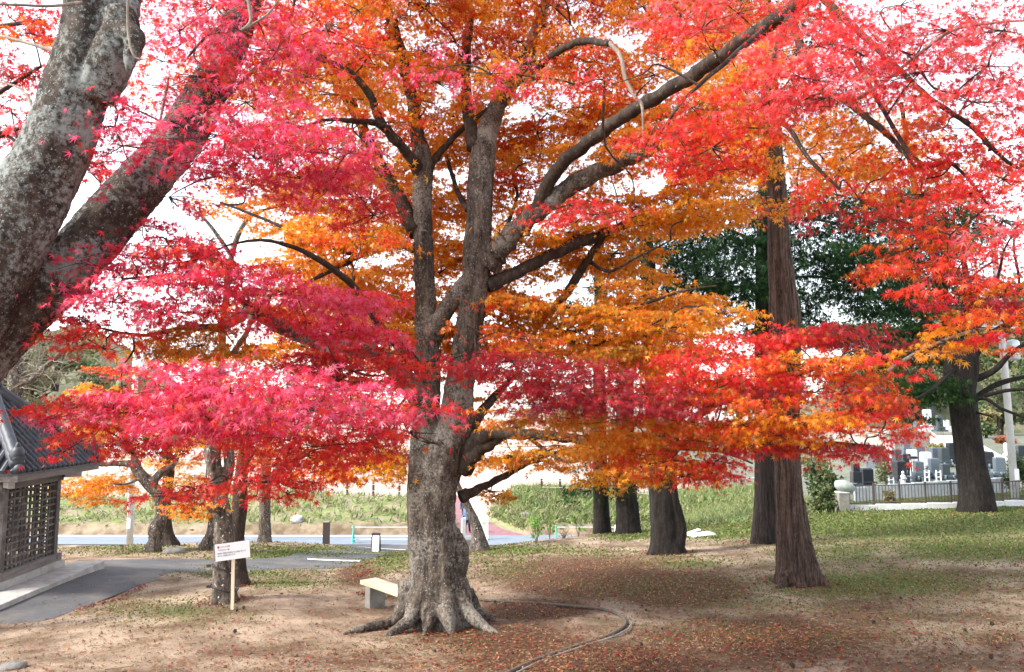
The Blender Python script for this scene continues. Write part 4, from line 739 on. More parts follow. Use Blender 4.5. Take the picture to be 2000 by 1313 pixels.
# bare grey tree behind the pavilion
rt, qq = simple_tree('bare_tree', 'grey pollarded trunk with bare whippy twigs behind the tiled roof', 'tree', place(30, 30),
  [[(32,1060,30,34),(32,900,30,30),(30,800,30,28),(32,740,30,30),(32,700,30,24)],[(38,745,30,18),(62,742,29.8,12),(90,715,29.5,10),(130,680,29,10),(150,650,29,6)]], BARKG, 0.03, 0.03, 12)
mb = MB(); rr = random.Random(5)
for i in range(110):
    a0 = qq[rr.randrange(12, len(qq))]; p = Vector(a0); dr = Vector((rr.uniform(-1,1.3), rr.uniform(-.6,.6), rr.uniform(-.4,.9))).normalized(); L = rr.uniform(1.2, 3.4); pts = [p]
    for k in range(6): dr = (dr+Vector((rr.gauss(0,.2), rr.gauss(0,.2), rr.gauss(0,.2)+0.02))).normalized(); p = p+dr*L/6; pts.append(p)
    mb.tube(pts, [0.022-0.003*k for k in range(7)], 4, cap=False)
tag(mb.build('twig_network', BARKP, rt), kind='stuff')

# background trees on the hills
def bgtree(name, label, px, py, d, wpx, hpx, key, base_py=None, n=420, leaf=None, group=None, trunk=True):
    zb = P(px, base_py, d).z if base_py else g1((px-CX)/F*d, d)
    b_ = P(px, py, d); b_.z = zb - 0.3
    root = thing(name, b_, label, 'tree' if 'tree' in name else 'shrub', group)
    c = P(px, py, d); rx, rz = wpx*d/F/2, hpx*d/F/2; leaf = leaf or max(0.25, rx*0.14)
    if trunk:
        mt = MB(); mt.tube([(b_.x, d, zb-0.3), (b_.x+rx*.05, d, (zb+c.z)/2), (c.x, d, c.z+rz*0.5)], [rx*.09+.04, rx*.07+.03, 0.02], 8)
        for k in range(5):
            aa = k*1.3; mt.tube([(c.x, d, c.z-rz*0.5+k*rz*.15), (c.x+rx*.6*math.cos(aa), d+rx*.6*math.sin(aa), c.z+rz*(.1*k))], [rx*.04+.02, 0.015], 5)
        mt.build('trunk', BARKD, root)
    sub = RNG.normal(0, 0.45, (14,3)); sub /= np.maximum(1, np.linalg.norm(sub, axis=1, keepdims=True)/0.75)
    q = sub[RNG.integers(0, 14, n)] + RNG.normal(0, 0.16, (n,3)); pos = np.array(c) + q*np.array([rx, rx, rz])
    pos[:,2] = np.maximum(pos[:,2], zb)
    leaves('crown', OVAL if key != 'g' else FROND, pos, RNG.normal(0,1,(n,3)), RNG.normal(0,1,(n,3))+np.array([0,0,.6]), leaf*RNG.uniform(.6,1.3,n), colors(key, n, .25), GRASSM, root)
    return root
BG = [('evergreen_tree','mossy green tree just left of the right hand utility pole, on the hillside',1945,760,70,60,80,'S',850),('evergreen_tree','dark hillside tree right of the right hand utility pole',2010,770,72,70,100,'B',850),('shrub','broad dull green thicket on the slope above the steps',1950,800,74,120,60,'B',845),('evergreen_tree','tall olive tree on the right skyline behind the fork',1915,650,100,130,150,'W',760),('evergreen_tree','dark green tree on the right skyline at the frame edge',2000,610,100,150,150,'B',760),('evergreen_tree','dusky tree behind the upper terrace gravestones',1800,770,88,120,100,'B',840),('shrub','pale green round shrub on the left hillside, behind the bare twigs',110,700,98,150,90,'S',760),('shrub','yellowish bushy tree top on the left skyline under the cherry stem',150,665,110,130,70,'W',700),('shrub','grey green thicket left of the utility pole',60,760,92,170,110,'S',820),
  ('evergreen_tree','dark evergreen just left of the utility pole',190,740,96,90,110,'B',800),('shrub','olive thicket behind the utility pole',280,770,94,130,110,'S',840),('shrub','low grey brush right of the utility pole',380,800,92,150,90,'W',850),('evergreen_tree','dark evergreen behind the pavilion roof at the left edge',0,700,96,110,120,'B',800),
  ('evergreen_tree','large green tree on the right hillside, upper right of the broad bare tree',1960,690,84,110,130,'B',780),('shrub','yellow autumn tree on the right hillside beside the dark fork',1925,710,88,60,70,'W',760),('evergreen_tree','dark tree on the right hillside at the frame edge',2040,720,86,120,150,'B',800),('evergreen_tree','grey green tree on the hill behind the cypress',1840,680,90,120,130,'S',780),
  ('evergreen_tree','olive tree on the hill left of the cypress',1740,720,92,130,120,'S',800),('shrub','green clipped bush above the stone steps',1925,835,66,46,30,'B',850),('shrub','rusty brown low bush beside the stone steps',1965,862,60,40,18,'X',872),('shrub','yellow bush above the steps, left of the utility pole',1930,815,70,46,30,'W',835),
  ('evergreen_tree','faint tree far across the bare field, seen under the orange leaves',1440,770,120,160,90,'S',830),('evergreen_tree','pale far tree left of the slim dark trunk',1130,800,120,120,70,'S',840)]
for (nm, lab, px, py, d, wp, hp, k, bpy_) in BG: bgtree(nm, lab, px, py, d, wp, hp, k, bpy_, 700)
# shrubs near the fence
for (nm, lab, px, py, d, wp, hp, k, n, lf) in [('shrub','dark green shrub by the boulder topped pillar',1612,955,31,70,90,'B',1500,.13),('shrub','light fluffy grass bush behind the tall cedar',1600,925,33,60,80,'S',900,.14),('shrub','clipped green bush beside the utility pole at the fence',1985,920,33,64,70,'B',1500,.12),
   ('shrub','low leafy bush at the foot of the boulder topped pillar',1610,985,30.5,60,30,'B',900,.11),('shrub','yellow flowering weed inside the iron fence',1735,972,32.5,26,40,'W',500,.10),('shrub','wispy grey shrub among the gravestones',1722,930,36,34,60,'S',500,.10),('shrub','golden round bush between the gravestones',1828,876,52,28,20,'W',600,.16),
   ('shrub','yellow green bush right of the tall cedar',1590,910,44,70,60,'W',900,.16)]:
    bgtree(nm, lab, px, py, d, wp, hp, k, None, n, lf, None, False)

# ------------------------------------------------------------------ pavilion at left
ROT = math.radians(4.0); MR = Matrix.Rotation(ROT, 3, 'Z')
HS = 1.05; far = P(110, 1109, 17.0); cen = far - MR @ Vector((HS, HS, 0)); Z0 = far.z
pav = thing('pavilion', cen, 'small wooden pavilion with lattice walls and a dark tiled roof at the left edge', 'building')
pav.rotation_euler = (0, 0, ROT); pav['_o'] = (0,0,0)
def lb(name, boxes, m, **k):
    mb_ = MB()
    for c, s in boxes: mb_.box(c, s)
    return mb_.build(name, m, pav, **k)
for sx in (-1, 1):
    for sy in (-1, 1): lb('post', [((sx*(HS-.07), sy*(HS-.07), 1.28), (.14,.14,1.96))], WOOD)
lb('stone_footing', [((HS-.08,0,.07),(.30,2.45,.17)),((-HS+.08,0,.07),(.30,2.45,.17)),((0,HS-.08,.069),(1.79,.28,.168)),((0,-HS+.08,.069),(1.79,.28,.168))], STONE)
mbs = MB()
for s in (-1, 1): mbs.box((s*(HS-.06),0,.235),(.2,2.34,.16)); mbs.box((0,s*(HS-.06),.234),(1.78,.19,.158))
for yy in (-1.0, 1.0): mbs.lathe((HS+.045, yy, .24), [(.03,0)], 10) if False else mbs.blob((HS+.045, yy, .24), (.015,.045,.045))
mbs.build('sill', WOODH, pav)
mbs = MB()
for s in (-1, 1): mbs.box((s*(HS-.06),0,1.985),(.12,2.3,.13)); mbs.box((0,s*(HS-.06),1.983),(1.86,.12,.126)); mbs.box((s*(HS-.06),0,2.16),(.16,2.5,.16)); mbs.box((0,s*(HS-.06),2.158),(1.78,.16,.156))
mbs.build('top_beam', WOODH, pav)
for s, ax in ((1,'x'),(-1,'x'),(1,'y'),(-1,'y')):
    mbs = MB(); n = 13
    for i in range(n):
        q = -0.88 + 1.76*i/(n-1); w_ = .04
        mbs.box((s*(HS-.075), q, 1.12) if ax == 'x' else (q, s*(HS-.075), 1.12), (.035,w_,1.62) if ax == 'x' else (w_,.035,1.62))
    for i in range(11):
        z = 0.40 + 1.46*i/10
        mbs.box((s*(HS-.037), 0, z) if ax == 'x' else (0, s*(HS-.037), z), (.03,1.84,.04) if ax == 'x' else (1.84,.03,.04))
    mbs.build('lattice_panel', WOOD, pav)
# roof
EO, EZ, AZ = HS+.56, 2.32, 2.32+1.62
mbs = MB(); E = EO
mbs.add([(-E,-E,EZ),(E,-E,EZ),(E,E,EZ),(-E,E,EZ),(0,0,AZ),(-E,-E,EZ-.07),(E,-E,EZ-.07),(E,E,EZ-.07),(-E,E,EZ-.07),(0,0,AZ-.25)], [(0,1,4),(1,2,4),(2,3,4),(3,0,4),(5,9,6),(6,9,7),(7,9,8),(8,9,5),(0,5,6,1),(1,6,7,2),(2,7,8,3),(3,8,5,0)])
roof = mbs.build('roof', TILE, pav)
mbs = MB(); nT = 17
for face in range(4):
    Rf = Matrix.Rotation(face*math.pi/2, 3, 'Z')
    for i in range(nT):
        y = -E + 2*E*(i+.5)/nT; L = E - abs(y); steps = max(1, int(L/0.16)); pts = []; rad = []
        for k in range(steps+1):
            f0 = k/steps; x = E+.03 - f0*L
            for (dx, r_) in ((0, .062), (0.16*.92*L/(steps*0.16), .05)):
                xx = x - dx if k < steps else x
                pts.append(Rf @ Vector((xx, y, EZ + (E-xx)/E*(AZ-EZ) + .025))); rad.append(r_)
                if k == steps: break
        mbs.tube(pts, rad, 8)
tl = mbs.build('tile_row', TILE, roof, False)
mbs = MB()
for k in range(4):
    Rf = Matrix.Rotation(k*math.pi/2, 3, 'Z'); A_ = Rf @ Vector((E-.02, -E+.02, EZ+.12)); T_ = Vector((0,0,AZ+.12))
    pts = [A_.lerp(T_, f_) + Vector((0,0,.05*max(0,1-f_*6))) for f_ in np.linspace(0.02, 1, 20)]
    mbs.tube(pts, [.10+.012*(i%2) for i in range(20)], 10)
    mbs.tube([p-Vector((0,0,.09)) for p in pts], [.13+.01*(i%2) for i in range(20)], 8)
    B_ = A_.lerp(T_, .06)+Vector((0,0,.10)); mbs.blob(B_, (.13,.13,.17), 9, 6, .12); mbs.blob(B_+Vector((0,0,.16)), (.05,.05,.09)); mbs.blob(A_+Vector((0,0,-.06)), (.1,.1,.1))
mbs.build('ridge', TILE, roof, True)
mbs = MB()
mbs.lathe((0,0,AZ+.05), [(.2,0),(.24,.1),(.16,.2),(.1,.28),(.17,.4),(.12,.52),(.02,.68)], 12); mbs.build('finial', TILE, roof, True)
mbs = MB()
for s in (-1, 1): mbs.box((s*(E-.06),0,EZ-.13),(.08,2*E,.12)); mbs.box((0,s*(E-.06),EZ-.132),(2*E-.21,.08,.115))
mbs.build('fascia', WOODH, roof)
mbs = MB()
for face in range(4):
    Rf = Matrix.Rotation(face*math.pi/2, 3, 'Z')
    for i in range(11):
        y = -1.4+2.8*i/10; p0 = Rf @ Vector((HS-.02, y, EZ+.10)); p1 = Rf @ Vector((E-.12, y, EZ-.13))
        mbs.tube([p0, p1], [.045,.045], 4)
mbs.build('rafters', WOOD, roof)
BE = mat('pale_beam_end', (0.35,0.32,0.3), (0.5,0.48,0.45), 6, .8)
for (sx, sy) in ((1,-1),(1,1)):
    mbs = MB(); mbs.box((sx*(HS+.16), sy*(HS+.16), 2.06), (.34,.11,.15), Matrix.Rotation(sy*.785, 3, 'Z'))
    mbs.build('beam_end', BE, pav)
pav['_o'] = tuple(cen)
for o in pav.children: o['_o'] = tuple(cen)
plin = MB()
for k in range(9): plin.bevbox(Vector((HS+.42, -2.2+k*.46+.02, -.09)), (.62,.455,.2), .012)
plin.box((-.35,-.1,-.092), (2.2,4.2,.196))
pl = plin.build('stone_plinth', STONE); pl.location = cen; pl.rotation_euler = (0,0,ROT)
for v in pl.data.vertices: pass
tag(pl, 'low stone slab platform under the lattice pavilion', 'platform')

# ------------------------------------------------------------------ notice board, bench, edging, stones
def font(txt, size, loc, rot, m, parent, name='lettering', ext=0.001, align='LEFT'):
    cu = bpy.data.curves.new(name, 'FONT'); cu.body = txt; cu.size = size; cu.extrude = ext; cu.align_x = align; cu.resolution_u = 2
    tmp = bpy.data.objects.new('tmp', cu); HAS(tmp); dg = bpy.context.evaluated_depsgraph_get(); dg.update()
    me = bpy.data.meshes.new_from_object(tmp.evaluated_get(dg)); bpy.data.objects.remove(tmp)
    me.materials.clear(); me.materials.append(m); me.name = name
    o = bpy.data.objects.new(name, me); HAS(o); o.parent = parent; o.location = Vector(loc); o.rotation_euler = rot; return o
d = 13.1; sb = place(453, d)
sign = thing('notice_board', sb, 'white printed notice board on a raw pine stake before the strapped tree', 'sign')
Hs = 1.10; tl_ = math.radians(-5.5); yaw = math.radians(14)
Ms = Matrix.Rotation(yaw, 3, 'Z') @ Matrix.Rotation(tl_, 3, 'Y')
MB().box(sb+Vector((0,0,Hs/2-.1)), (.05,.035,Hs+.2), Matrix.Rotation(math.radians(-1),3,'Y')).build('stake', POSTW, sign)
pc = sb + Vector((-.012,-.035,Hs-.13))
board = MB().box(pc, (.56,.014,.285), Ms).build('board', WHITE, sign)
board['_o'] = (0,0,0)
rot = (Ms @ Matrix.Rotation(math.pi/2, 3, 'X')).to_euler()
def onb(x, z, off=-.0095): return pc + Ms @ Vector((x, off, z)) - sb
for (tx, sz, x, z, m) in [('もみじの公園', .026, -.195, .082, RED), ('いろはもみじ（楓）', .024, -.245, .030, INK), ('真実が 真実と証明された暁は 多くの', .028, -.245, -.028, INK), ('旅人に 希望をあたえる', .028, -.245, -.068, INK)]:
    font(tx, sz, onb(x, z), rot, m, board)
mk = MB(); mk.blob(Vector((0,0,0)), (.017,.003,.019)); mk.tube([(0,0,-.012),(0,0,-.034)], [.008,.001], 6); mk.v = [tuple(pc + Ms @ (Vector(v)+Vector((-.225,-.0095,.092)))) for v in mk.v]
board['_o'] = tuple(sb); mk.build('red_mark', RED, board)

pL = P(719, 1131, 14.1); pR = pL + Vector((1.12, -1.28, 0))
bx = (pR-pL); bx.z = 0; L = bx.length; ang = math.atan2(bx.y, bx.x); bz = g1(pL.x, pL.y); seat_z = pL.z-.03
bench = thing('park_bench', Vector(((pL.x+pR.x)/2, (pL.y+pR.y)/2, bz)), 'backless bench with a cream plank seat on concrete blocks behind the big maple foot', 'bench')
Mb = Matrix.Rotation(ang, 3, 'Z'); bc = Vector(((pL.x+pR.x)/2, (pL.y+pR.y)/2, 0))
sp = MB()
for k in (-.5,.5): sp.bevbox(bc+Mb @ Vector((0,k*.17,seat_z)), (L,.165,.07), .008, Mb)
sp.build('seat', CREAM, bench)
for sx in (-1, 1):
    q = bc + Mb @ Vector((sx*(L/2-.26),0,0)); zz = g1(q.x, q.y)-.1
    MB().bevbox(Vector((q.x,q.y,(zz+seat_z-.036)/2)), (.17,.32,seat_z-.036-zz), .006, Mb).build('leg', CONC, bench)

ed = []
for (px, py) in [(930,1172),(990,1176),(1060,1180),(1120,1185),(1170,1190),(1205,1200),(1222,1215),(1212,1230),(1180,1246),(1130,1262),(1070,1282),(1020,1302),(975,1325)]:
    dd = 9.0 + (1313-py)/(1313-1172)*4.6
    for _ in range(12):
        q = place(px, dd); pp = proj(np.array([tuple(q)]))[0]; dd += (pp[1]-py)*0.02
    ed.append((q.x, q.y, q.z+.02))
ep = cr(ed, 5)
eo = MB().tube([Vector(q)-Vector((0,0,.012)) for q in ep], [.026]*len(ep), 8, rnd=.08).build('path_edging', mat('edging_timber', (.06,.05,.038), (.14,.115,.09), 20, .9, .5, .006), None, True); tag(eo, 'curved weathered timber edging laid on the leaf strewn ground', 'edging')
ed2 = [(q[0]+.10, q[1]-.04, q[2]+.0) for q in ed[6:]]
eo = MB().tube(cr(ed2,5), [.014]*(5*(len(ed2)-1)+1), 6, rnd=.08).build('path_edging', CONC, None, True); tag(eo, 'thin pale hose like edging beside the curved timber at the bottom', 'edging')

def rock(px, py, d, r, label, m=ROCK, flat=.55, name='stone'):
    p = place(px, d); o = MB().blob(Vector((0,0,0)), (r, r*.8, r*flat), 12, 8, .09).build(name, m, None, True); o.location = p+Vector((0,0,r*flat*.25)); o.rotation_euler = (0,0,random.random()*6); return tag(o, label, 'stone')
rock(25,1300,9.8,.16,'pale stone half sunk in the dirt at the bottom left corner',ROCK,.4)
rock(340,1075,23.5,.34,'grey boulder at the foot of the gnarled grey maple',ROCK,.45)
rock(785,1148,13.6,.13,'small grey stone beside the bench behind the maple',ROCK,.8)
rock(1330,1210,12.6,.05,'small pale pebble on the litter right of the curved edging')
rock(580,1030,43.2,.5,'white rock on the far bank behind the dark post',GRANW)
rock(1030,1000,44,.4,'grey rock on the grassy bank right of the pink path')
for (px, py, d, lab) in ((1370,1047,26,'flat grey slab lying on the lawn behind the hollow trunk'),(1355,1037,27.5,'white tilted board lying on the lawn behind the hollow trunk')):
    p = place(px, d); o = MB().bevbox(Vector((0,0,0)), (.85 if 'grey' in lab else .5,.5 if 'grey' in lab else .18,.05), .01).build('slab', CONCP if 'grey' in lab else WHITE); o.location = p+Vector((0,0,.05)); o.rotation_euler = (.05,-.06 if 'grey' in lab else -.25,.3); tag(o, lab, 'slab')

# ------------------------------------------------------------------ roadside things
p = place(637, 36); post = thing('post', p, 'dark square wooden post at the road edge left of the green barrier', 'post')
MB().box(p+Vector((0,0,.5)), (.28,.28,1.04)).build('shaft', DARKW, post); MB().bevbox(p+Vector((0,0,1.045)), (.3,.3,.05), .02).build('cap', CONC, post)
p = place(734, 33.2); af = thing('a_frame_sign', p, 'narrow black framed sandwich board with white panel standing on the driveway', 'sign')
for s in (-1, 1):
    Mt = Matrix.Rotation(s*.2, 3, 'X'); q = p+Vector((0,s*.09,.42))
    fr = MB()
    for k in (-1, 1): fr.box(q+Mt @ Vector((k*.17,0,0)), (.04,.03,.88), Mt)
    fr.box(q+Mt @ Vector((0,0,.39)), (.31,.028,.1), Mt); fr.box(q+Mt @ Vector((0,0,-.4)), (.31,.028,.06), Mt)
    fo_ = fr.build('frame', DARKW, af); MB().box(q+Mt @ Vector((0,-.0,-.02)), (.3,.02,.72), Mt).build('panel', WHITE, af)
Mt = Matrix.Rotation(-.2, 3, 'X')
for i, ch in enumerate('もみじまつり'):
    font(ch, .085, p+Vector((0,-.09,.42)) + Matrix.Rotation(-.2,3,'X') @ Vector((-.045,-.012,.24-i*.11)) - p, (math.pi/2-.2,0,0), INK, af)
for ch in [c for c in af.children if c.name.startswith('lettering')]: ch.rotation_euler = ((Matrix.Rotation(-.2,3,'X') @ Matrix.Rotation(math.pi/2,3,'X')).to_euler())
def barrier(px0, px1, d, lab, endpanel=False):
    a0, a1 = place(px0, d), place(px1, d); r = thing('barrier', (a0+a1)/2, lab, 'barrier', 'pipe barriers along the road')
    for q in (a0, a1):
        g = MB()
        for s in (-1, 1): g.tube([q+Vector((0,s*.22,0)), q+Vector((0,0,.86))], [.045,.035], 8)
        g.tube([q+Vector((0,-.12,.38)), q+Vector((0,.12,.38))], [.03,.03], 6); g.tube([q+Vector((0,0,.8)), q+Vector((0,0,.9))], [.05,.05], 8)
        g.build('stand', WHITE if (endpanel and q is a1) else TEAL, r)
    for z in (.82, .2): MB().tube([a0+Vector((-.1,0,z)), a1+Vector((.1,0,z))], [.03,.03], 8).build('rail', STEEL, r)
barrier(690, 815, 39.6, 'green footed pipe barrier left of the big maple trunk')
barrier(1086, 1205, 39.6, 'pipe barrier behind the slim dark tree with a white end', True)
p = place(1207, 39.4); bb = thing('white_post', p, 'white square end post beside the right hand pipe barrier', 'post'); MB().bevbox(p+Vector((0,0,.45)), (.32,.25,.95), .03).build('shaft', WHITE, bb); MB().box(p+Vector((0,0,.95)), (.26,.2,.03)).build('cap', CONCP, bb)
p = place(904, 27.5); cb = MB().bevbox(Vector((0,0,.2)), (.85,.5,.55), .02).build('concrete_block', CONC); cb.location = p; tag(cb, 'low concrete block at the right of the big maple foot', 'block')
p = place(907, 36.5); ts = thing('road_sign', p, 'thin white sign panel turned almost edge on, beside the big maple trunk', 'sign')
Mz = Matrix.Rotation(math.radians(68), 3, 'Z'); MB().box(p+Vector((0,0,.75)), (.06,.06,1.5)).build('stand', WHITE, ts); MB().box(p+Vector((-.05,-.05,1.02)), (.42,.05,1.0), Mz).build('panel', WHITE, ts); MB().box(p+Vector((-.09,-.07,1.02)), (.3,.05,.84), Mz).build('face', GRANG, ts)
p = place(944, 40.5); ws = thing('warning_sign', p, 'white upright sign board with yellow warning triangle on the pink path', 'sign')
wb = MB(); wb.bevbox(p+Vector((0,0,.66)), (.52,.06,1.22), .02); wb.build('board', WHITE, ws); MB().bevbox(p+Vector((0,.03,.06)), (.5,.4,.13), .03).build('base', CONCP, ws)
MB().add([p+Vector((-.09,-.033,.80)),p+Vector((.09,-.033,.80)),p+Vector((0,-.033,.96))], [(0,1,2)]) 
tri = MB(); tri.add([p+Vector((-.07,-.034,.84)),p+Vector((.13,-.034,.84)),p+Vector((.03,-.034,1.01)),p+Vector((-.07,-.03,.84)),p+Vector((.13,-.03,.84)),p+Vector((.03,-.03,1.01))], [(0,1,2),(5,4,3),(0,3,4,1),(1,4,5,2),(2,5,3,0)]); tri.build('warning_triangle', YEL, ws)
ex = MB(); ex.box(p+Vector((.03,-.037,.935)), (.018,.004,.075)); ex.box(p+Vector((.03,-.037,.872)), (.018,.004,.02)); ex.build('exclamation_mark', BLACK, ws)
ar = MB(); ar.add([p+Vector((-.13,-.034,.70)),p+Vector((-.05,-.034,.65)),p+Vector((-.05,-.034,.75)),p+Vector((-.13,-.031,.70)),p+Vector((-.05,-.031,.65)),p+Vector((-.05,-.031,.75))], [(0,1,2),(5,4,3),(0,3,4,1),(1,4,5,2),(2,5,3,0)]); ar.build('arrow', BLACK, ws)
MB().box(p+Vector((.02,-.032,.33)), (.3,.006,.012)).build('printed_line', GRANG, ws)
def utility(px, d, r, ztop_py, lab, arms):
    p = place(px, d); zt = P(px, ztop_py, d).z; u = thing('utility_pole', p, lab, 'pole')
    MB().tube([p-Vector((0,0,.2)), Vector((p.x-.1, p.y, (p.z+zt)/2)), Vector((p.x-.25, p.y, zt))], [r, r*.9, r*.75], 16).build('shaft', CONCP, u, True)
    for (py, wd) in arms:
        z = P(px, py, d).z; MB().box(Vector((p.x-.35, p.y-.2, z)), (wd,.12,.12)).build('crossarm', STEEL, u)
        for s in (-1, 1): MB().lathe((p.x-.35+s*wd*.42, p.y-.2, z+.06), [(.05,0),(.09,.06),(.05,.12),(.08,.18),(.03,.24)], 10).build('insulator', WHITE, u, True)
    z = P(px, arms[0][0]+45, d).z; MB().lathe((p.x+.25, p.y-.1, z-.4), [(.2,0),(.24,.05),(.24,.75),(.18,.82),(.05,.86)], 14).build('transformer', STEEL, u, True)
    MB().box(p+Vector((0,-r-.03,1.2)), (.16,.06,.45)).build('plate', WHITE, u)
utility(253, 40.6 - 2.0, .17, 560, 'white concrete utility pole beside the road at the left', [(672,1.3),(620,1.5)])
utility(1984, 31, .15, 420, 'pale concrete utility pole at the right edge by the iron fence', [(640,1.3),(560,1.4)])
# post and rail fence on top of the bank, one per stretch
def bank_fence(pxs, d, lab, hh=.85):
    q0 = place(pxs[0], d); r = thing('rail_fence', q0, lab, 'fence'); tops = []
    for px in pxs:
        q = place(px, d); MB().box(q+Vector((0,0,hh/2-.1)), (.13,.13,hh+.2)).build('post', DARKW, r); tops.append(q)
    for z in (hh*.88, hh*.4): MB().tube([q+Vector((0,-.08,z)) for q in tops], [.022]*len(tops), 6).build('rail', CONCP, r)
bank_fence([520,574,626,678,729,780,830], 48.5, 'post and rail fence on the bank left of the big maple')
bank_fence([1058,1094,1130,1200,1270,1336,1366,1396,1448,1500,1560], 47, 'post and rail fence above the grassy bank right of the big maple')
# house far behind
p = P(345, 890, 92); zb = g1(p.x, 92); hs = thing('house', (p.x,92,zb), 'low white house with a grey roof far behind the small maples', 'house')
MB().box((p.x,92,zb+1.5),(14,7,3.0)).build('wall', WHITE, hs); rf = MB(); rf.add([(p.x-7.8,87.8,zb+2.9),(p.x+7.8,87.8,zb+2.9),(p.x+7.8,96.2,zb+2.9),(p.x-7.8,96.2,zb+2.9),(p.x-5,92,zb+4.8),(p.x+5,92,zb+4.8)], [(0,1,5,4),(1,2,5),(2,3,4,5),(3,0,4),(3,2,1,0)]); rf.build('roof', TILE, hs)
for k in range(4):
    wn = MB().box((p.x-5+k*3.3,88.47,zb+1.6),(1.5,.06,1.2)).build('window', GRAND, hs); wn['_o'] = hs['_o']; MB().box((p.x-5+k*3.3,88.43,zb+.95),(1.7,.1,.08)).build('sill', CONCP, wn)

# ------------------------------------------------------------------ people
def person(base, H, face_ang, pose, lab, jacket, trousers, hair, cap=None):
    r = thing('person', base, lab, 'person'); k = H/1.7; Mz = Matrix.Rotation(face_ang, 3, 'Z'); b_ = Vector(base)
    def W(x, y, z): return b_ + Mz @ (Vector((x, y, z))*k)
    lean, step = pose
    hipL, hipR = W(-.09,0,.9), W(.09,0,.9); kn = [W(-.1,-.05-step*.5,.5), W(.1,-.03+step*.5,.5)]; an = [W(-.1,.02-step,.09), W(.1,.02+step,.09)]; toe = [W(-.11,-.16-step,.04), W(.11,-.16+step,.04)]
    ch = W(0,-lean*.5,1.25); nk = W(0,-lean*.85,1.46); hd = W(0,-lean-.02,1.6)
    sh = [W(-.19,-lean*.75,1.4), W(.19,-lean*.75,1.4)]; el = [W(-.24,.02-lean*.5,1.12), W(.24,.03-lean*.5,1.12)]; wr = [W(-.24,-.12-lean*.6,.9), W(.25,-.1-lean*.6,.88)]
    body = MB()
    body.tube([W(0,0,.86), W(0,0,1.0), ch, W(0,-lean*.8,1.4), nk], [.13*k,.14*k,.155*k,.12*k,.055*k], 14, flat=.75); body.tube([nk, hd], [.055*k,.06*k], 10)
    body.blob(hd+Vector((0,0,.02)), (.078*k,.095*k,.115*k), 12, 9); body.blob(hd + Mz @ Vector((0,-.1*k,0)), (.016*k,.022*k,.022*k), 6, 5)
    for s in (-1, 1): body.blob(hd + Mz @ Vector((s*.08*k,0,0)), (.014*k,.02*k,.03*k), 6, 5)
    for i in (0, 1):
        body.tube([(hipL,hipR)[i], kn[i], an[i]], [.085*k,.055*k,.04*k], 10); body.tube([an[i], toe[i]], [.042*k,.035*k], 8)
        body.tube([sh[i], el[i], wr[i]], [.055*k,.042*k,.028*k], 8); dn = (wr[i]-el[i]).normalized(); pm = wr[i]+dn*.05*k; body.blob(pm, (.022*k,.04*k,.045*k), 8, 6)
        for f_ in range(4): o_ = Mz @ Vector((0,(f_-1.5)*.02*k,0)); body.tube([pm+o_+dn*.03*k, pm+o_+dn*(.075-.006*abs(f_-1.5))*k, pm+o_+dn*.1*k+Vector((0,0,-.01))], [.0095*k,.009*k,.007*k], 6)
        body.tube([pm, pm+Mz @ Vector((0,-.045*k,0))+dn*.03*k], [.011*k,.009*k], 6)
    o = body.build('body', SKIN, r, True); fuse(o, .011, 2)
    fe = MB()
    for s in (-1, 1): fe.blob(hd + Mz @ Vector((s*.032*k,-.088*k,.035*k)), (.011*k,.008*k,.008*k), 6, 5)
    fe.build('eyes', BLACKC, r); MB().blob(hd + Mz @ Vector((0,-.09*k,-.045*k)), (.026*k,.01*k,.007*k), 8, 5).build('mouth', RED, r)
    jk = MB(); jk.tube([W(0,0,.80), W(0,0,.98), ch, W(0,-lean*.8,1.4), W(0,-lean*.85,1.46)], [.165*k,.165*k,.185*k,.15*k,.075*k], 16, flat=.78)
    for i in (0, 1): jk.tube([sh[i], el[i], wr[i]], [.072*k,.058*k,.045*k], 10); jk.blob(sh[i], (.075*k,.075*k,.075*k))
    o = jk.build('jacket', jacket, r, True); fuse(o, .02, 3)
    tr_ = MB()
    for i in (0, 1): tr_.tube([(hipL,hipR)[i]+Vector((0,0,.04)), kn[i], an[i]], [.105*k,.075*k,.062*k], 10)
    tr_.blob(W(0,0,.9), (.16*k,.12*k,.12*k)); o = tr_.build('trousers', trousers, r, True); fuse(o, .02, 3)
    sf = MB()
    for i in (0, 1): sf.tube([an[i]+Mz @ Vector((0,.03,-.04)), toe[i]], [.052*k,.042*k], 10)
    sf.build('shoes', BLACKC, r, True)
    hm = MB(); hm.blob(hd + Mz @ Vector((0,.018*k,.045*k)), (.085*k,.095*k,.1*k), 12, 8)
    if cap: hm.blob(hd + Mz @ Vector((0,-.01,.09*k)), (.095*k,.11*k,.06*k), 12, 8); hm.blob(hd + Mz @ Vector((0,-.11*k,.07*k)), (.07*k,.07*k,.012*k), 10, 4)
    hm.build('cap' if cap else 'hair', hair, r, True)
person(place(913, 42.6), 1.62, -.35, (.10,.10), 'man with grey hair in blue grey jacket and black trousers on the pink path', BLUEJ, BLACKC, HAIR)
person(place(908, 45.5), 1.76, .1, (.02,.06), 'man in a dark navy coat and cap standing behind the grey haired man', NAVY, BLACKC, NAVY, True)

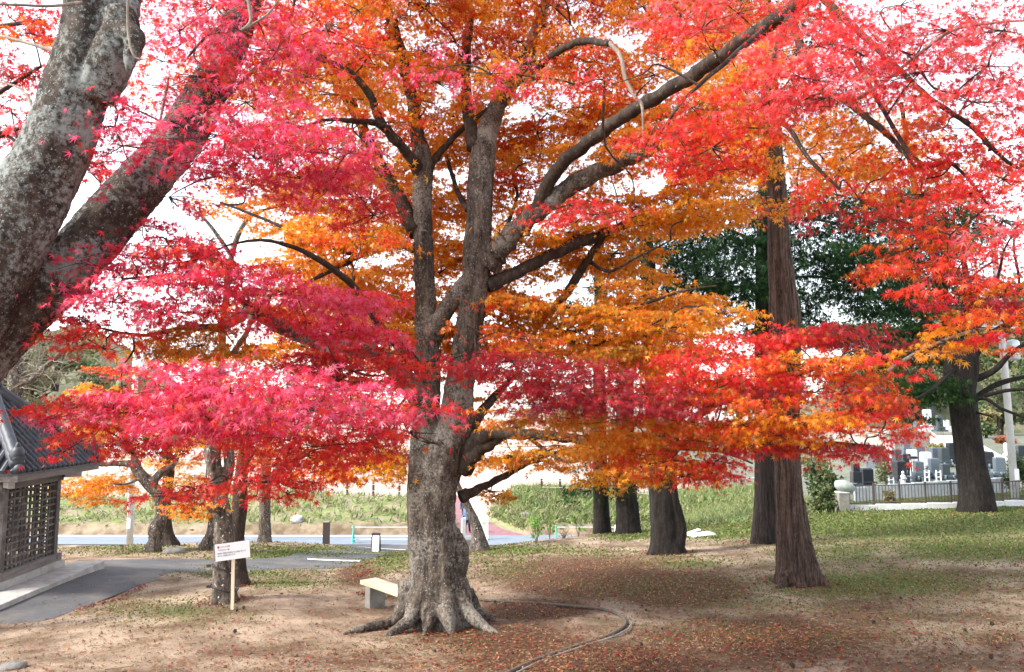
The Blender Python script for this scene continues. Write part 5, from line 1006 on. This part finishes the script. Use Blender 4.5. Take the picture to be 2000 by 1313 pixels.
# ------------------------------------------------------------------ graveyard
fa, fb = place(1658, 30.3), place(2060, 30.3)
fen = thing('iron_fence', fa, 'brown iron railing on a low concrete kerb before the graveyard', 'fence'); n = 9
bw = MB(); rl = MB()
dirx = (fb-fa).normalized(); Lf = (fb-fa).length; fz = max(fa.z, fb.z)
angf = math.atan2(dirx.y, dirx.x); Mf = Matrix.Rotation(angf, 3, 'Z')
for k in range(8):
    a0 = fa.lerp(fb, (k+.5)/8); MB().bevbox(Vector((a0.x, a0.y, g1(a0.x,a0.y)+.02)), (Lf/8-.02,.2,.42), .02, Mf).build('kerb', CONCP, fen)
for k in range(n):
    a0 = fa.lerp(fb, k/(n-1)); z = g1(a0.x,a0.y)+.2; MB().box(Vector((a0.x,a0.y,z+.42)), (.06,.06,.9), Mf).build('post', IRON, fen)
nb = int(Lf/.13)
for k in range(nb):
    a0 = fa.lerp(fb, (k+.5)/nb); z = g1(a0.x,a0.y)+.2; rl.box(Vector((a0.x,a0.y,z+.43)), (.018,.018,.66), Mf)
for k in range(n-1):
    for zz in (.1, .77):
        a0, a1 = fa.lerp(fb, k/(n-1)), fa.lerp(fb, (k+1)/(n-1)); rl.tube([Vector((a0.x,a0.y,g1(a0.x,a0.y)+.2+zz)), Vector((a1.x,a1.y,g1(a1.x,a1.y)+.2+zz))], [.022,.022], 6)
rl.build('railing', IRON, fen)
q = place(1646, 30.2); gp_ = thing('gate_pillar', q, 'square concrete pillar at the left end of the iron railing', 'pillar'); MB().bevbox(q+Vector((0,0,.33)), (.4,.4,.86), .02).build('shaft', CONC, gp_); MB().bevbox(q+Vector((0,0,.78)), (.44,.44,.05), .02).build('cap', CONCP, gp_)
o = MB().blob(Vector((0,0,0)), (.46,.3,.24), 14, 9, .06).build('boulder', mat('pale_green_boulder', (.24,.28,.25), (.38,.42,.38), 3, .8, .5, .02), None, True); o.location = q+Vector((.12,0,1.0)); o.rotation_euler = (0,.3,.2); tag(o, 'pale green boulder resting on the concrete gate pillar', 'boulder')
GM = {'k': GRANB, 'd': GRAND, 'g': GRANG, 'w': GRANW}; CN = {'k': 'black', 'd': 'dark blue grey', 'g': 'grey', 'w': 'white'}
graves = [(1758,900,930,19,39,'k','standing behind the white statue'),(1771,886,912,14,42,'k','left of the flower stand, tall and polished'),(1794,901,921,16,39.5,'g','sloping, right of the flower stand'),(1825,874,897,13,46,'g','narrow, just left of the golden bush'),(1825,895,921,15,40,'g','tall, between the two white ladder stands'),
  (1844,874,900,14,45,'d','right of the golden bush'),(1846,906,931,14,39.2,'d','low, beside the white ladder stand nearest the dark tree'),(1809,883,910,16,44,'w','broad and blank in the middle row'),(1782,878,902,15,45.5,'w','behind the flower stand'),(1797,871,890,15,48,'g','pale and broad in the back row'),
  (1858,865,892,12,47,'k','half hidden by the dark tree'),(1673,905,921,12,37,'k','on stepped tiers nearest the gate pillar'),(1691,914,940,22,38,'k','wide slab next to the stepped one'),(1730,886,911,12,43,'k','under the lowest red leaves'),(1753,878,900,13,45,'d','behind the one by the statue'),
  (1930,882,899,17,44,'k','wide and low right of the dark tree'),(1953,893,925,17,40,'g','tall, right of the dark tree'),(1971,865,889,12,50,'w','upright beside the utility pole'),(1995,870,892,14,48,'k','at the right frame edge'),(1712,870,890,14,48,'g','behind the red leaves, far back'),(1740,860,878,13,51,'w','back row under the terrace wall'),
  (1770,858,874,12,52,'g','back row, under the middle of the terrace wall'),(1925,915,935,13,40,'g','short, close to the dark tree foot'),(1808,920,936,10,41,'d','small, behind the left ladder stand'),(1865,925,940,12,40,'d','small, touching the dark tree')]
for (px, yt, yb, wp, d, c, lab) in graves:
    q = place(px, d); zt = P(px, yt, d).z; s = wp*d/F; zb = P(px, yb, d).z; zb = max(zb, q.z+.25)
    g = thing('gravestone', q, f'{CN[c]} granite gravestone {lab}', 'gravestone', 'gravestones behind the iron railing'); m = GM[c]; rz = Matrix.Rotation(random.uniform(-.25,.25), 3, 'Z')
    MB().bevbox(Vector((q.x,q.y,(zt+zb)/2)), (s,s*.9,zt-zb), s*.12, rz).build('pillar', m, g)
    hb = zb-q.z
    MB().bevbox(Vector((q.x,q.y,q.z+hb*.75)), (s*1.35,s*1.3,hb*.5), .02, rz).build('pedestal', m, g); MB().bevbox(Vector((q.x,q.y,q.z+hb*.22-.05)), (s*1.8,s*1.8,hb*.5+.1), .02, rz).build('base', GM[c] if c != 'k' else GRAND, g)
    v = MB()
    for k in (-1, 1): v.lathe(Vector((q.x+k*s*.55, q.y-s*1.15, q.z+.02)), [(.06,0),(.07,.16),(.05,.2),(.06,.26)], 10)
    v.build('flower_vase', GRANG, g, True)
    MB().bevbox(Vector((q.x,q.y-s*1.2,q.z+.1)), (s*.5,.2,.26), .02).build('incense_stand', GRAND if c == 'w' else m, g)
q = place(1765, 37.2); stt = thing('statue', q, 'white robed stone statue on a lotus base before the black gravestones', 'statue'); MB().lathe(q, [(.17,0),(.2,.06),(.15,.12),(.18,.18)], 14).build('base', GRANW, stt, True)
sb_ = MB(); sb_.lathe(q+Vector((0,0,.18)), [(.13,0),(.12,.15),(.10,.35),(.12,.46),(.05,.53),(.03,.55)], 14); sb_.blob(q+Vector((0,0,.79)), (.07,.075,.09)); sb_.tube([q+Vector((-.1,0,.62)), q+Vector((-.11,-.09,.5)), q+Vector((0,-.14,.52)), q+Vector((.11,-.09,.5)), q+Vector((.1,0,.62))], [.035]*5, 8); sb_.build('figure', GRANW, stt, True)
for (px, d, lab) in ((1811.5,38,'white ladder shaped stand left of the tall grey gravestone'),(1834,37.8,'white ladder shaped stand right of the tall grey gravestone'),(1742,36.5,'white wooden frame by the wispy shrub')):
    q = place(px, d); ls = thing('ladder_stand', q, lab, 'stand'); m_ = MB()
    for k in (-1, 1): m_.box(q+Vector((k*.11,0,.34)), (.04,.04,.72))
    m_.build('uprights', WHITE, ls); m_ = MB()
    for z in (.12,.36,.6): m_.box(q+Vector((0,0,z)), (.18,.035,.035))
    m_.build('rungs', WHITE, ls)
q = place(1784, 39.6); fs_ = thing('flower_stand', q, 'tall thin legged stand with a dark flat top between gravestones', 'stand'); m_ = MB()
for k in (-1,0,1): m_.tube([q+Vector((k*.12,0,0)), q+Vector((k*.12,0,1.15))], [.018,.018], 6)
m_.build('legs', WHITE, fs_); MB().bevbox(q+Vector((0,0,1.2)), (.42,.3,.12), .02).build('top', GRANB, fs_)
# inner kerb wall, terrace wall and steps
a0, a1 = place(1668, 34.5), place(1990, 34.5); kw = MB()
for k in range(14):
    q = a0.lerp(a1, (k+.5)/14); kw.bevbox(Vector((q.x,q.y,g1(q.x,q.y)+.28)), ((a1-a0).length/14-.015,.25,.75), .02)
o = kw.build('low_wall', mat('blue_grey_stone', (.26,.29,.32), (.36,.39,.42), 5, .8, .3, .005)); tag(o, 'low white stone wall along the front of the grave plots', 'wall')
tw = MB(); zT = P(1800,845,57).z
for k in range(6):
    x0 = P(1735,845,57).x; x = x0 + k*1.05; tw.bevbox(Vector((x+.52, 57.2, zT-.75)), (1.03,.4,1.6), .03)
o = tw.build('terrace_wall', CONC); tag(o, 'pale block retaining wall behind the rows of gravestones', 'wall')
o = MB().box(Vector((P(1735,845,57).x+3.1, 66, zT-.55)), (6.3,17.4,1.0)).build('terrace', mat('gravel_terrace', (.3,.29,.26), (.22,.22,.19), 3, .9)); tag(o, kind='structure')
for (px, yt, yb, wp, d, c, lab) in [(1835.5,811,831,10,60,'d','tall on the upper terrace above the retaining wall'),(1849,829,843,8,61,'w','small, on the upper terrace left of the dark tree'),(1812,800,840,12,64,'w','slim and high at the back of the upper terrace'),(1795,815,842,14,66,'g','on the upper terrace behind the drooping cypress sprays'),(1823,790,812,9,66,'k','highest, at the back of the upper terrace')]:
    q = P(px, 843, d); q.z = zT-.05; zt = P(px, yt, d).z; s = wp*d/F; zb = q.z+.45; zt = max(zt, zb+.5)
    g = thing('gravestone', q, f'{CN[c]} granite gravestone {lab}', 'gravestone', 'gravestones behind the iron railing'); m = GM[c]
    MB().bevbox(Vector((q.x,q.y,(zt+zb)/2)), (s,s*.9,zt-zb), s*.12).build('pillar', m, g); MB().bevbox(Vector((q.x,q.y,q.z+.32)), (s*1.5,s*1.4,.26), .02).build('pedestal', m, g); MB().bevbox(Vector((q.x,q.y,q.z+.09)), (s*2.2,s*2,.2), .02).build('base', m, g)
st = thing('stone_steps', place(1930, 47), 'pale stone steps climbing between the graves right of the dark tree', 'steps')
sm_ = MB(); b0_ = place(1935, 47); zst = P(1925, 850, 58).z
for k in range(9): sm_.bevbox(Vector((b0_.x - k*.02+k*.36, 47.5+k*1.1, (b0_.z-.3 + b0_.z+(zst-b0_.z)*(k+1)/9)/2)), (1.9,1.1,(zst-b0_.z)*(k+1)/9+.3), .02)
sm_.build('tread', CONCP, st); sm_ = MB()
for s in (-1, 1): sm_.tube([Vector((b0_.x+s*1.05, 47, b0_.z+.1)), Vector((b0_.x+3.1+s*1.05, 57.3, zst+.2))], [.14,.14], 4)
sm_.build('side_kerb', GRANW, st)

# ------------------------------------------------------------------ sapling, litter, cones, grass
def sapling(px, d, n, H, lab, key='G', leaf=.09, stems=5, spread=.25):
    p = place(px, d); r = thing('sapling', p, lab, 'plant'); m_ = MB(); pos = []
    for k in range(stems):
        a_ = random.uniform(0,6.3); t_ = p+Vector((math.cos(a_)*spread*random.uniform(.4,1.2), math.sin(a_)*spread, H*random.uniform(.6,1))); md = p.lerp(t_,.5)+Vector((random.uniform(-.05,.05),0,.05)); m_.tube([p+Vector((random.uniform(-.05,.05),0,0)), md, t_], [.014,.01,.005], 5)
        for _ in range(n//stems): f_ = random.uniform(.3,1.05); pos.append(p.lerp(t_, f_)+Vector((random.gauss(0,.1),random.gauss(0,.1),random.gauss(0,.06))))
    m_.build('stem', BARKP, r); c = np.array([tuple(q) for q in pos]); k = len(c)
    leaves('foliage', OVAL, c, RNG.normal(0,1,(k,3))-np.array([0,0,.4]), RNG.normal(0,.6,(k,3))+np.array([0,-.6,.7]), leaf*RNG.uniform(.7,1.4,k), colors(key, k), GRASSM, r)
sapling(1048, 29, 90, 1.0, 'leafy bright green sapling at the top of the slope', 'G', .11, 7, .3)
sapling(1075, 29.5, 22, 1.1, 'sparse green seedling beside the bright green sapling', 'G', .11, 4, .3)
sapling(1128, 29.5, 26, 1.2, 'thin seedling with pale curling leaves left of the slim furrowed tree', 'G', .12, 5, .45)
sapling(1100, 29.2, 40, .45, 'brown dried stalk clump between the two saplings', 'W', .05, 16, .22)

def scatter(n, d0, d1, wfun, umax=.95):
    out = []
    while sum(len(o) for o in out) < n:
        y = np.exp(RNG.uniform(math.log(d0), math.log(d1), n*2)); x = RNG.uniform(-umax, umax, n*2)*y
        keep = RNG.uniform(0,1,n*2) < wfun(np.stack([x, y, np.zeros_like(x)],1)); out.append(np.stack([x[keep], y[keep]],1))
    xy = np.concatenate(out)[:n]; return np.column_stack([xy, gz(xy[:,0], xy[:,1])])
def zfix(p, dz):
    x, y = p[:,0], p[:,1]
    p[:,2] += (0.018*np.sin(x*3.1+y*1.3)*np.sin(y*2.3-x)+0.02*np.sin(x*1.1)*np.sin(y*0.9))*(1-sst(30,37,y)) + dz; return p
PAL['X'] = [(.18,.018,.02),(.24,.03,.02),(.13,.018,.016),(.26,.09,.02),(.10,.04,.022),(.14,.06,.032),(.20,.09,.05)]; PAL['Z'] = [(.15,.075,.035),(.22,.125,.06),(.29,.18,.10),(.08,.04,.02)]
def onpath(p):
    px = proj(p); return px
def lw(p):
    q = p.copy(); q[:,2] = gz(p[:,0], p[:,1]); px = proj(q); m_ = blobmask(px, LITB)
    lump = 0.5+0.5*np.sin(q[:,0]*2.1+np.sin(q[:,1]*1.7)*2)*np.sin(q[:,1]*2.6+q[:,0]); path = (px[:,0] < 600) & (px[:,1] < 1200) & (px[:,1] > 1085); return np.clip(.09 + m_**1.3*(.35+.65*lump), 0, 1)*np.where(path, .35, 1)
def flat_leaves(name, n, d0, d1, wf, tpl, size, key, stand=.35):
    c = zfix(scatter(n, d0, d1, wf), .018); k = len(c)
    tip = RNG.normal(0,1,(k,3)); tip[:,2] *= stand*.5
    return leaves(name, tpl, c, tip, RNG.normal(0,stand,(k,3))+np.array([0,0,1]), size*RNG.uniform(.6,1.3,k), colors(key, k, .22), LITTERM)
tag(flat_leaves('fallen_leaves', 17000, 7.5, 34, lw, LEAF5, .042, 'X'), 'red and brown maple leaves strewn over the ground', 'leaves', kind='stuff')
tag(flat_leaves('pine_needle_litter', 34000, 7.5, 26, lambda p: np.clip(lw(p)+.22,0,1), template([-8*D2R,0,8*D2R],[.6,1,.6],.8), .075, 'Z', .25), 'brown needle and twig litter on the bare ground', 'litter', kind='stuff')
# red strip of leaves caught along the path edge
pts = []
for (a_, b_) in (((150,13.9),(215,14.6)),((215,14.6),(285,16.2)),((690,20.5),(735,24)),((735,25),(795,30.5)),((700,17.5),(720,19.5)),((690,15),(745,14.6))):
    A_, B_ = place(*a_), place(*b_)
    for _ in range(90): q = A_.lerp(B_, random.random()); pts.append((q.x+random.gauss(0,.06), q.y+random.gauss(0,.10)))
for (a_, d_, r_, n_) in ((862,12,.95,240),(1558,15,.65,160),(1496,22,.6,90),(1300,20.5,.8,110),(440,13.8,.45,110),(466,16,.35,60),(1903,28.6,.8,110),(1175,31,.5,40),(1225,30,.6,50),(932,27,.5,60),(300,24,.5,60),(412,25,.5,60)):
    q = place(a_, d_)
    for _ in range(n_): th_ = random.uniform(0,6.3); rr_ = r_*(.55+abs(random.gauss(0,.45))); pts.append((q.x+rr_*math.cos(th_), q.y+rr_*math.sin(th_)))
xy = np.array(pts); c = zfix(np.column_stack([xy, gz(xy[:,0], xy[:,1])]), .035); k = len(c)
tag(leaves('leaf_drift', LEAF5, c, RNG.normal(0,1,(k,3))*np.array([1,1,.3]), RNG.normal(0,.4,(k,3))+np.array([0,0,1]), .045*RNG.uniform(.7,1.3,k), colors('X', k, .25)*np.array([.9,.6,.7]), LITTERM), 'drift of fallen red leaves along the path edges', 'leaves', kind='stuff')
stk = MB(); rs = random.Random(21)
for _ in range(80):
    dd = math.exp(rs.uniform(math.log(8.6), math.log(20))); q = place(rs.uniform(60,1960), dd); an_ = rs.uniform(0,6.3); L_ = rs.uniform(.08,.34); p2 = (q.x+L_*math.cos(an_), q.y+L_*math.sin(an_)); mx = ((q.x+p2[0])/2+rs.uniform(-.03,.03), (q.y+p2[1])/2+rs.uniform(-.03,.03))
    stk.tube([(x_, y_, g1(x_,y_)+.02) for x_, y_ in ((q.x,q.y), mx, p2)], [.006,.005,.002], 5)
tag(stk.build('fallen_twigs', mat('dry_twig', (.10,.07,.05), (.2,.15,.11), 20, .9)), 'thin broken twigs strewn over the dirt', 'twigs', kind='stuff')
def gw(p):
    q = p.copy(); q[:,2] = gz(p[:,0], p[:,1]); return np.clip(ground_masks(q)[0]*1.1-.1, 0, 1)
c = zfix(scatter(70000, 9, 36, gw), -.005); k = len(c)
PAL['T'] = [(.12,.17,.035),(.18,.21,.06),(.23,.205,.09),(.085,.125,.024)]
tag(leaves('grass', OVAL, c, RNG.normal(0,.5,(k,3))+np.array([0,0,.8]), RNG.normal(0,.5,(k,3))+np.array([0,-1,0]), np.clip(.0022*c[:,1],.02,.06)*RNG.uniform(.7,1.4,k), colors('T', k, .25), GRASSM), 'short patchy green grass on the lawn', 'grass', kind='stuff')
def bw_(p):
    q = p.copy(); q[:,2] = gz(p[:,0], p[:,1]); gr, li, bank, field, grave = ground_masks(q); pc_ = np.interp(p[:,1], PATHC[:,0], PATHC[:,1]); pw = np.interp(p[:,1], PATHC[:,0], PATHC[:,2])
    lump = .5+.5*np.sin(p[:,0]*1.9)*np.sin(p[:,1]*3.1+p[:,0]); rl_ = sst(29.5,32,p[:,1])*sst(6,9,p[:,0])*(1-sst(13.5,15,p[:,0]))*(1-sst(45,47,p[:,1]))*.6; return np.maximum(bank*np.where(p[:,0] > -1.5, 1, .22*lump), rl_)*(np.abs(p[:,0]-pc_) > pw+.25) + .0
c = scatter(34000, 29.5, 49, bw_, .62); k = len(c)
PAL['U'] = [(.20,.27,.08),(.27,.32,.12),(.33,.31,.17),(.13,.19,.055)]
tip = RNG.normal(0,.55,(k,3))+np.array([.25,-.3,.8])
tag(leaves('tall_grass', template([-7*D2R,0,7*D2R],[.5,1,.5],.8,.35), c, tip, RNG.normal(0,.5,(k,3))+np.array([0,-1,.3]), .42*np.where(c[:,1] < 41, .62, 1)*RNG.uniform(.5,1.4,k), colors('U', k, .2), GRASSM), 'long bright grass covering the roadside bank', 'grass', kind='stuff')
cone = MB(); cone.blob((0,0,.025), (.028,.028,.034), 8, 6, .12)
for z in range(4):
    for a_ in range(7): aa = a_*.9+z*.45; rr_ = .034-.004*z; cone.blob((rr_*math.cos(aa), rr_*math.sin(aa), .012+z*.012), (.011,.011,.005), 5, 4)
cm = cone.build('pine_cone', CONE); tag(cm, 'small dark pine cone lying on the bare ground', 'pine cone', 'pine cones scattered on the ground'); rnd = random.Random(9); first = True
for i in range(46):
    dd = rnd.uniform(8.6, 16); px = rnd.uniform(150, 1950); q = place(px, dd)
    if px < 420 and dd > 12.5: continue
    o = cm if first else cm.copy()
    if not first: HAS(o)
    first = False; o.location = q+Vector((0,0,.012)); o.rotation_euler = (rnd.uniform(-1.2,1.2), rnd.uniform(-1.2,1.2), rnd.uniform(0,6)); s = rnd.uniform(.45,.85); o.scale = (s,s,s)
# helper properties are not part of the scene
for o in bpy.data.objects:
    if '_o' in o: del o['_o']
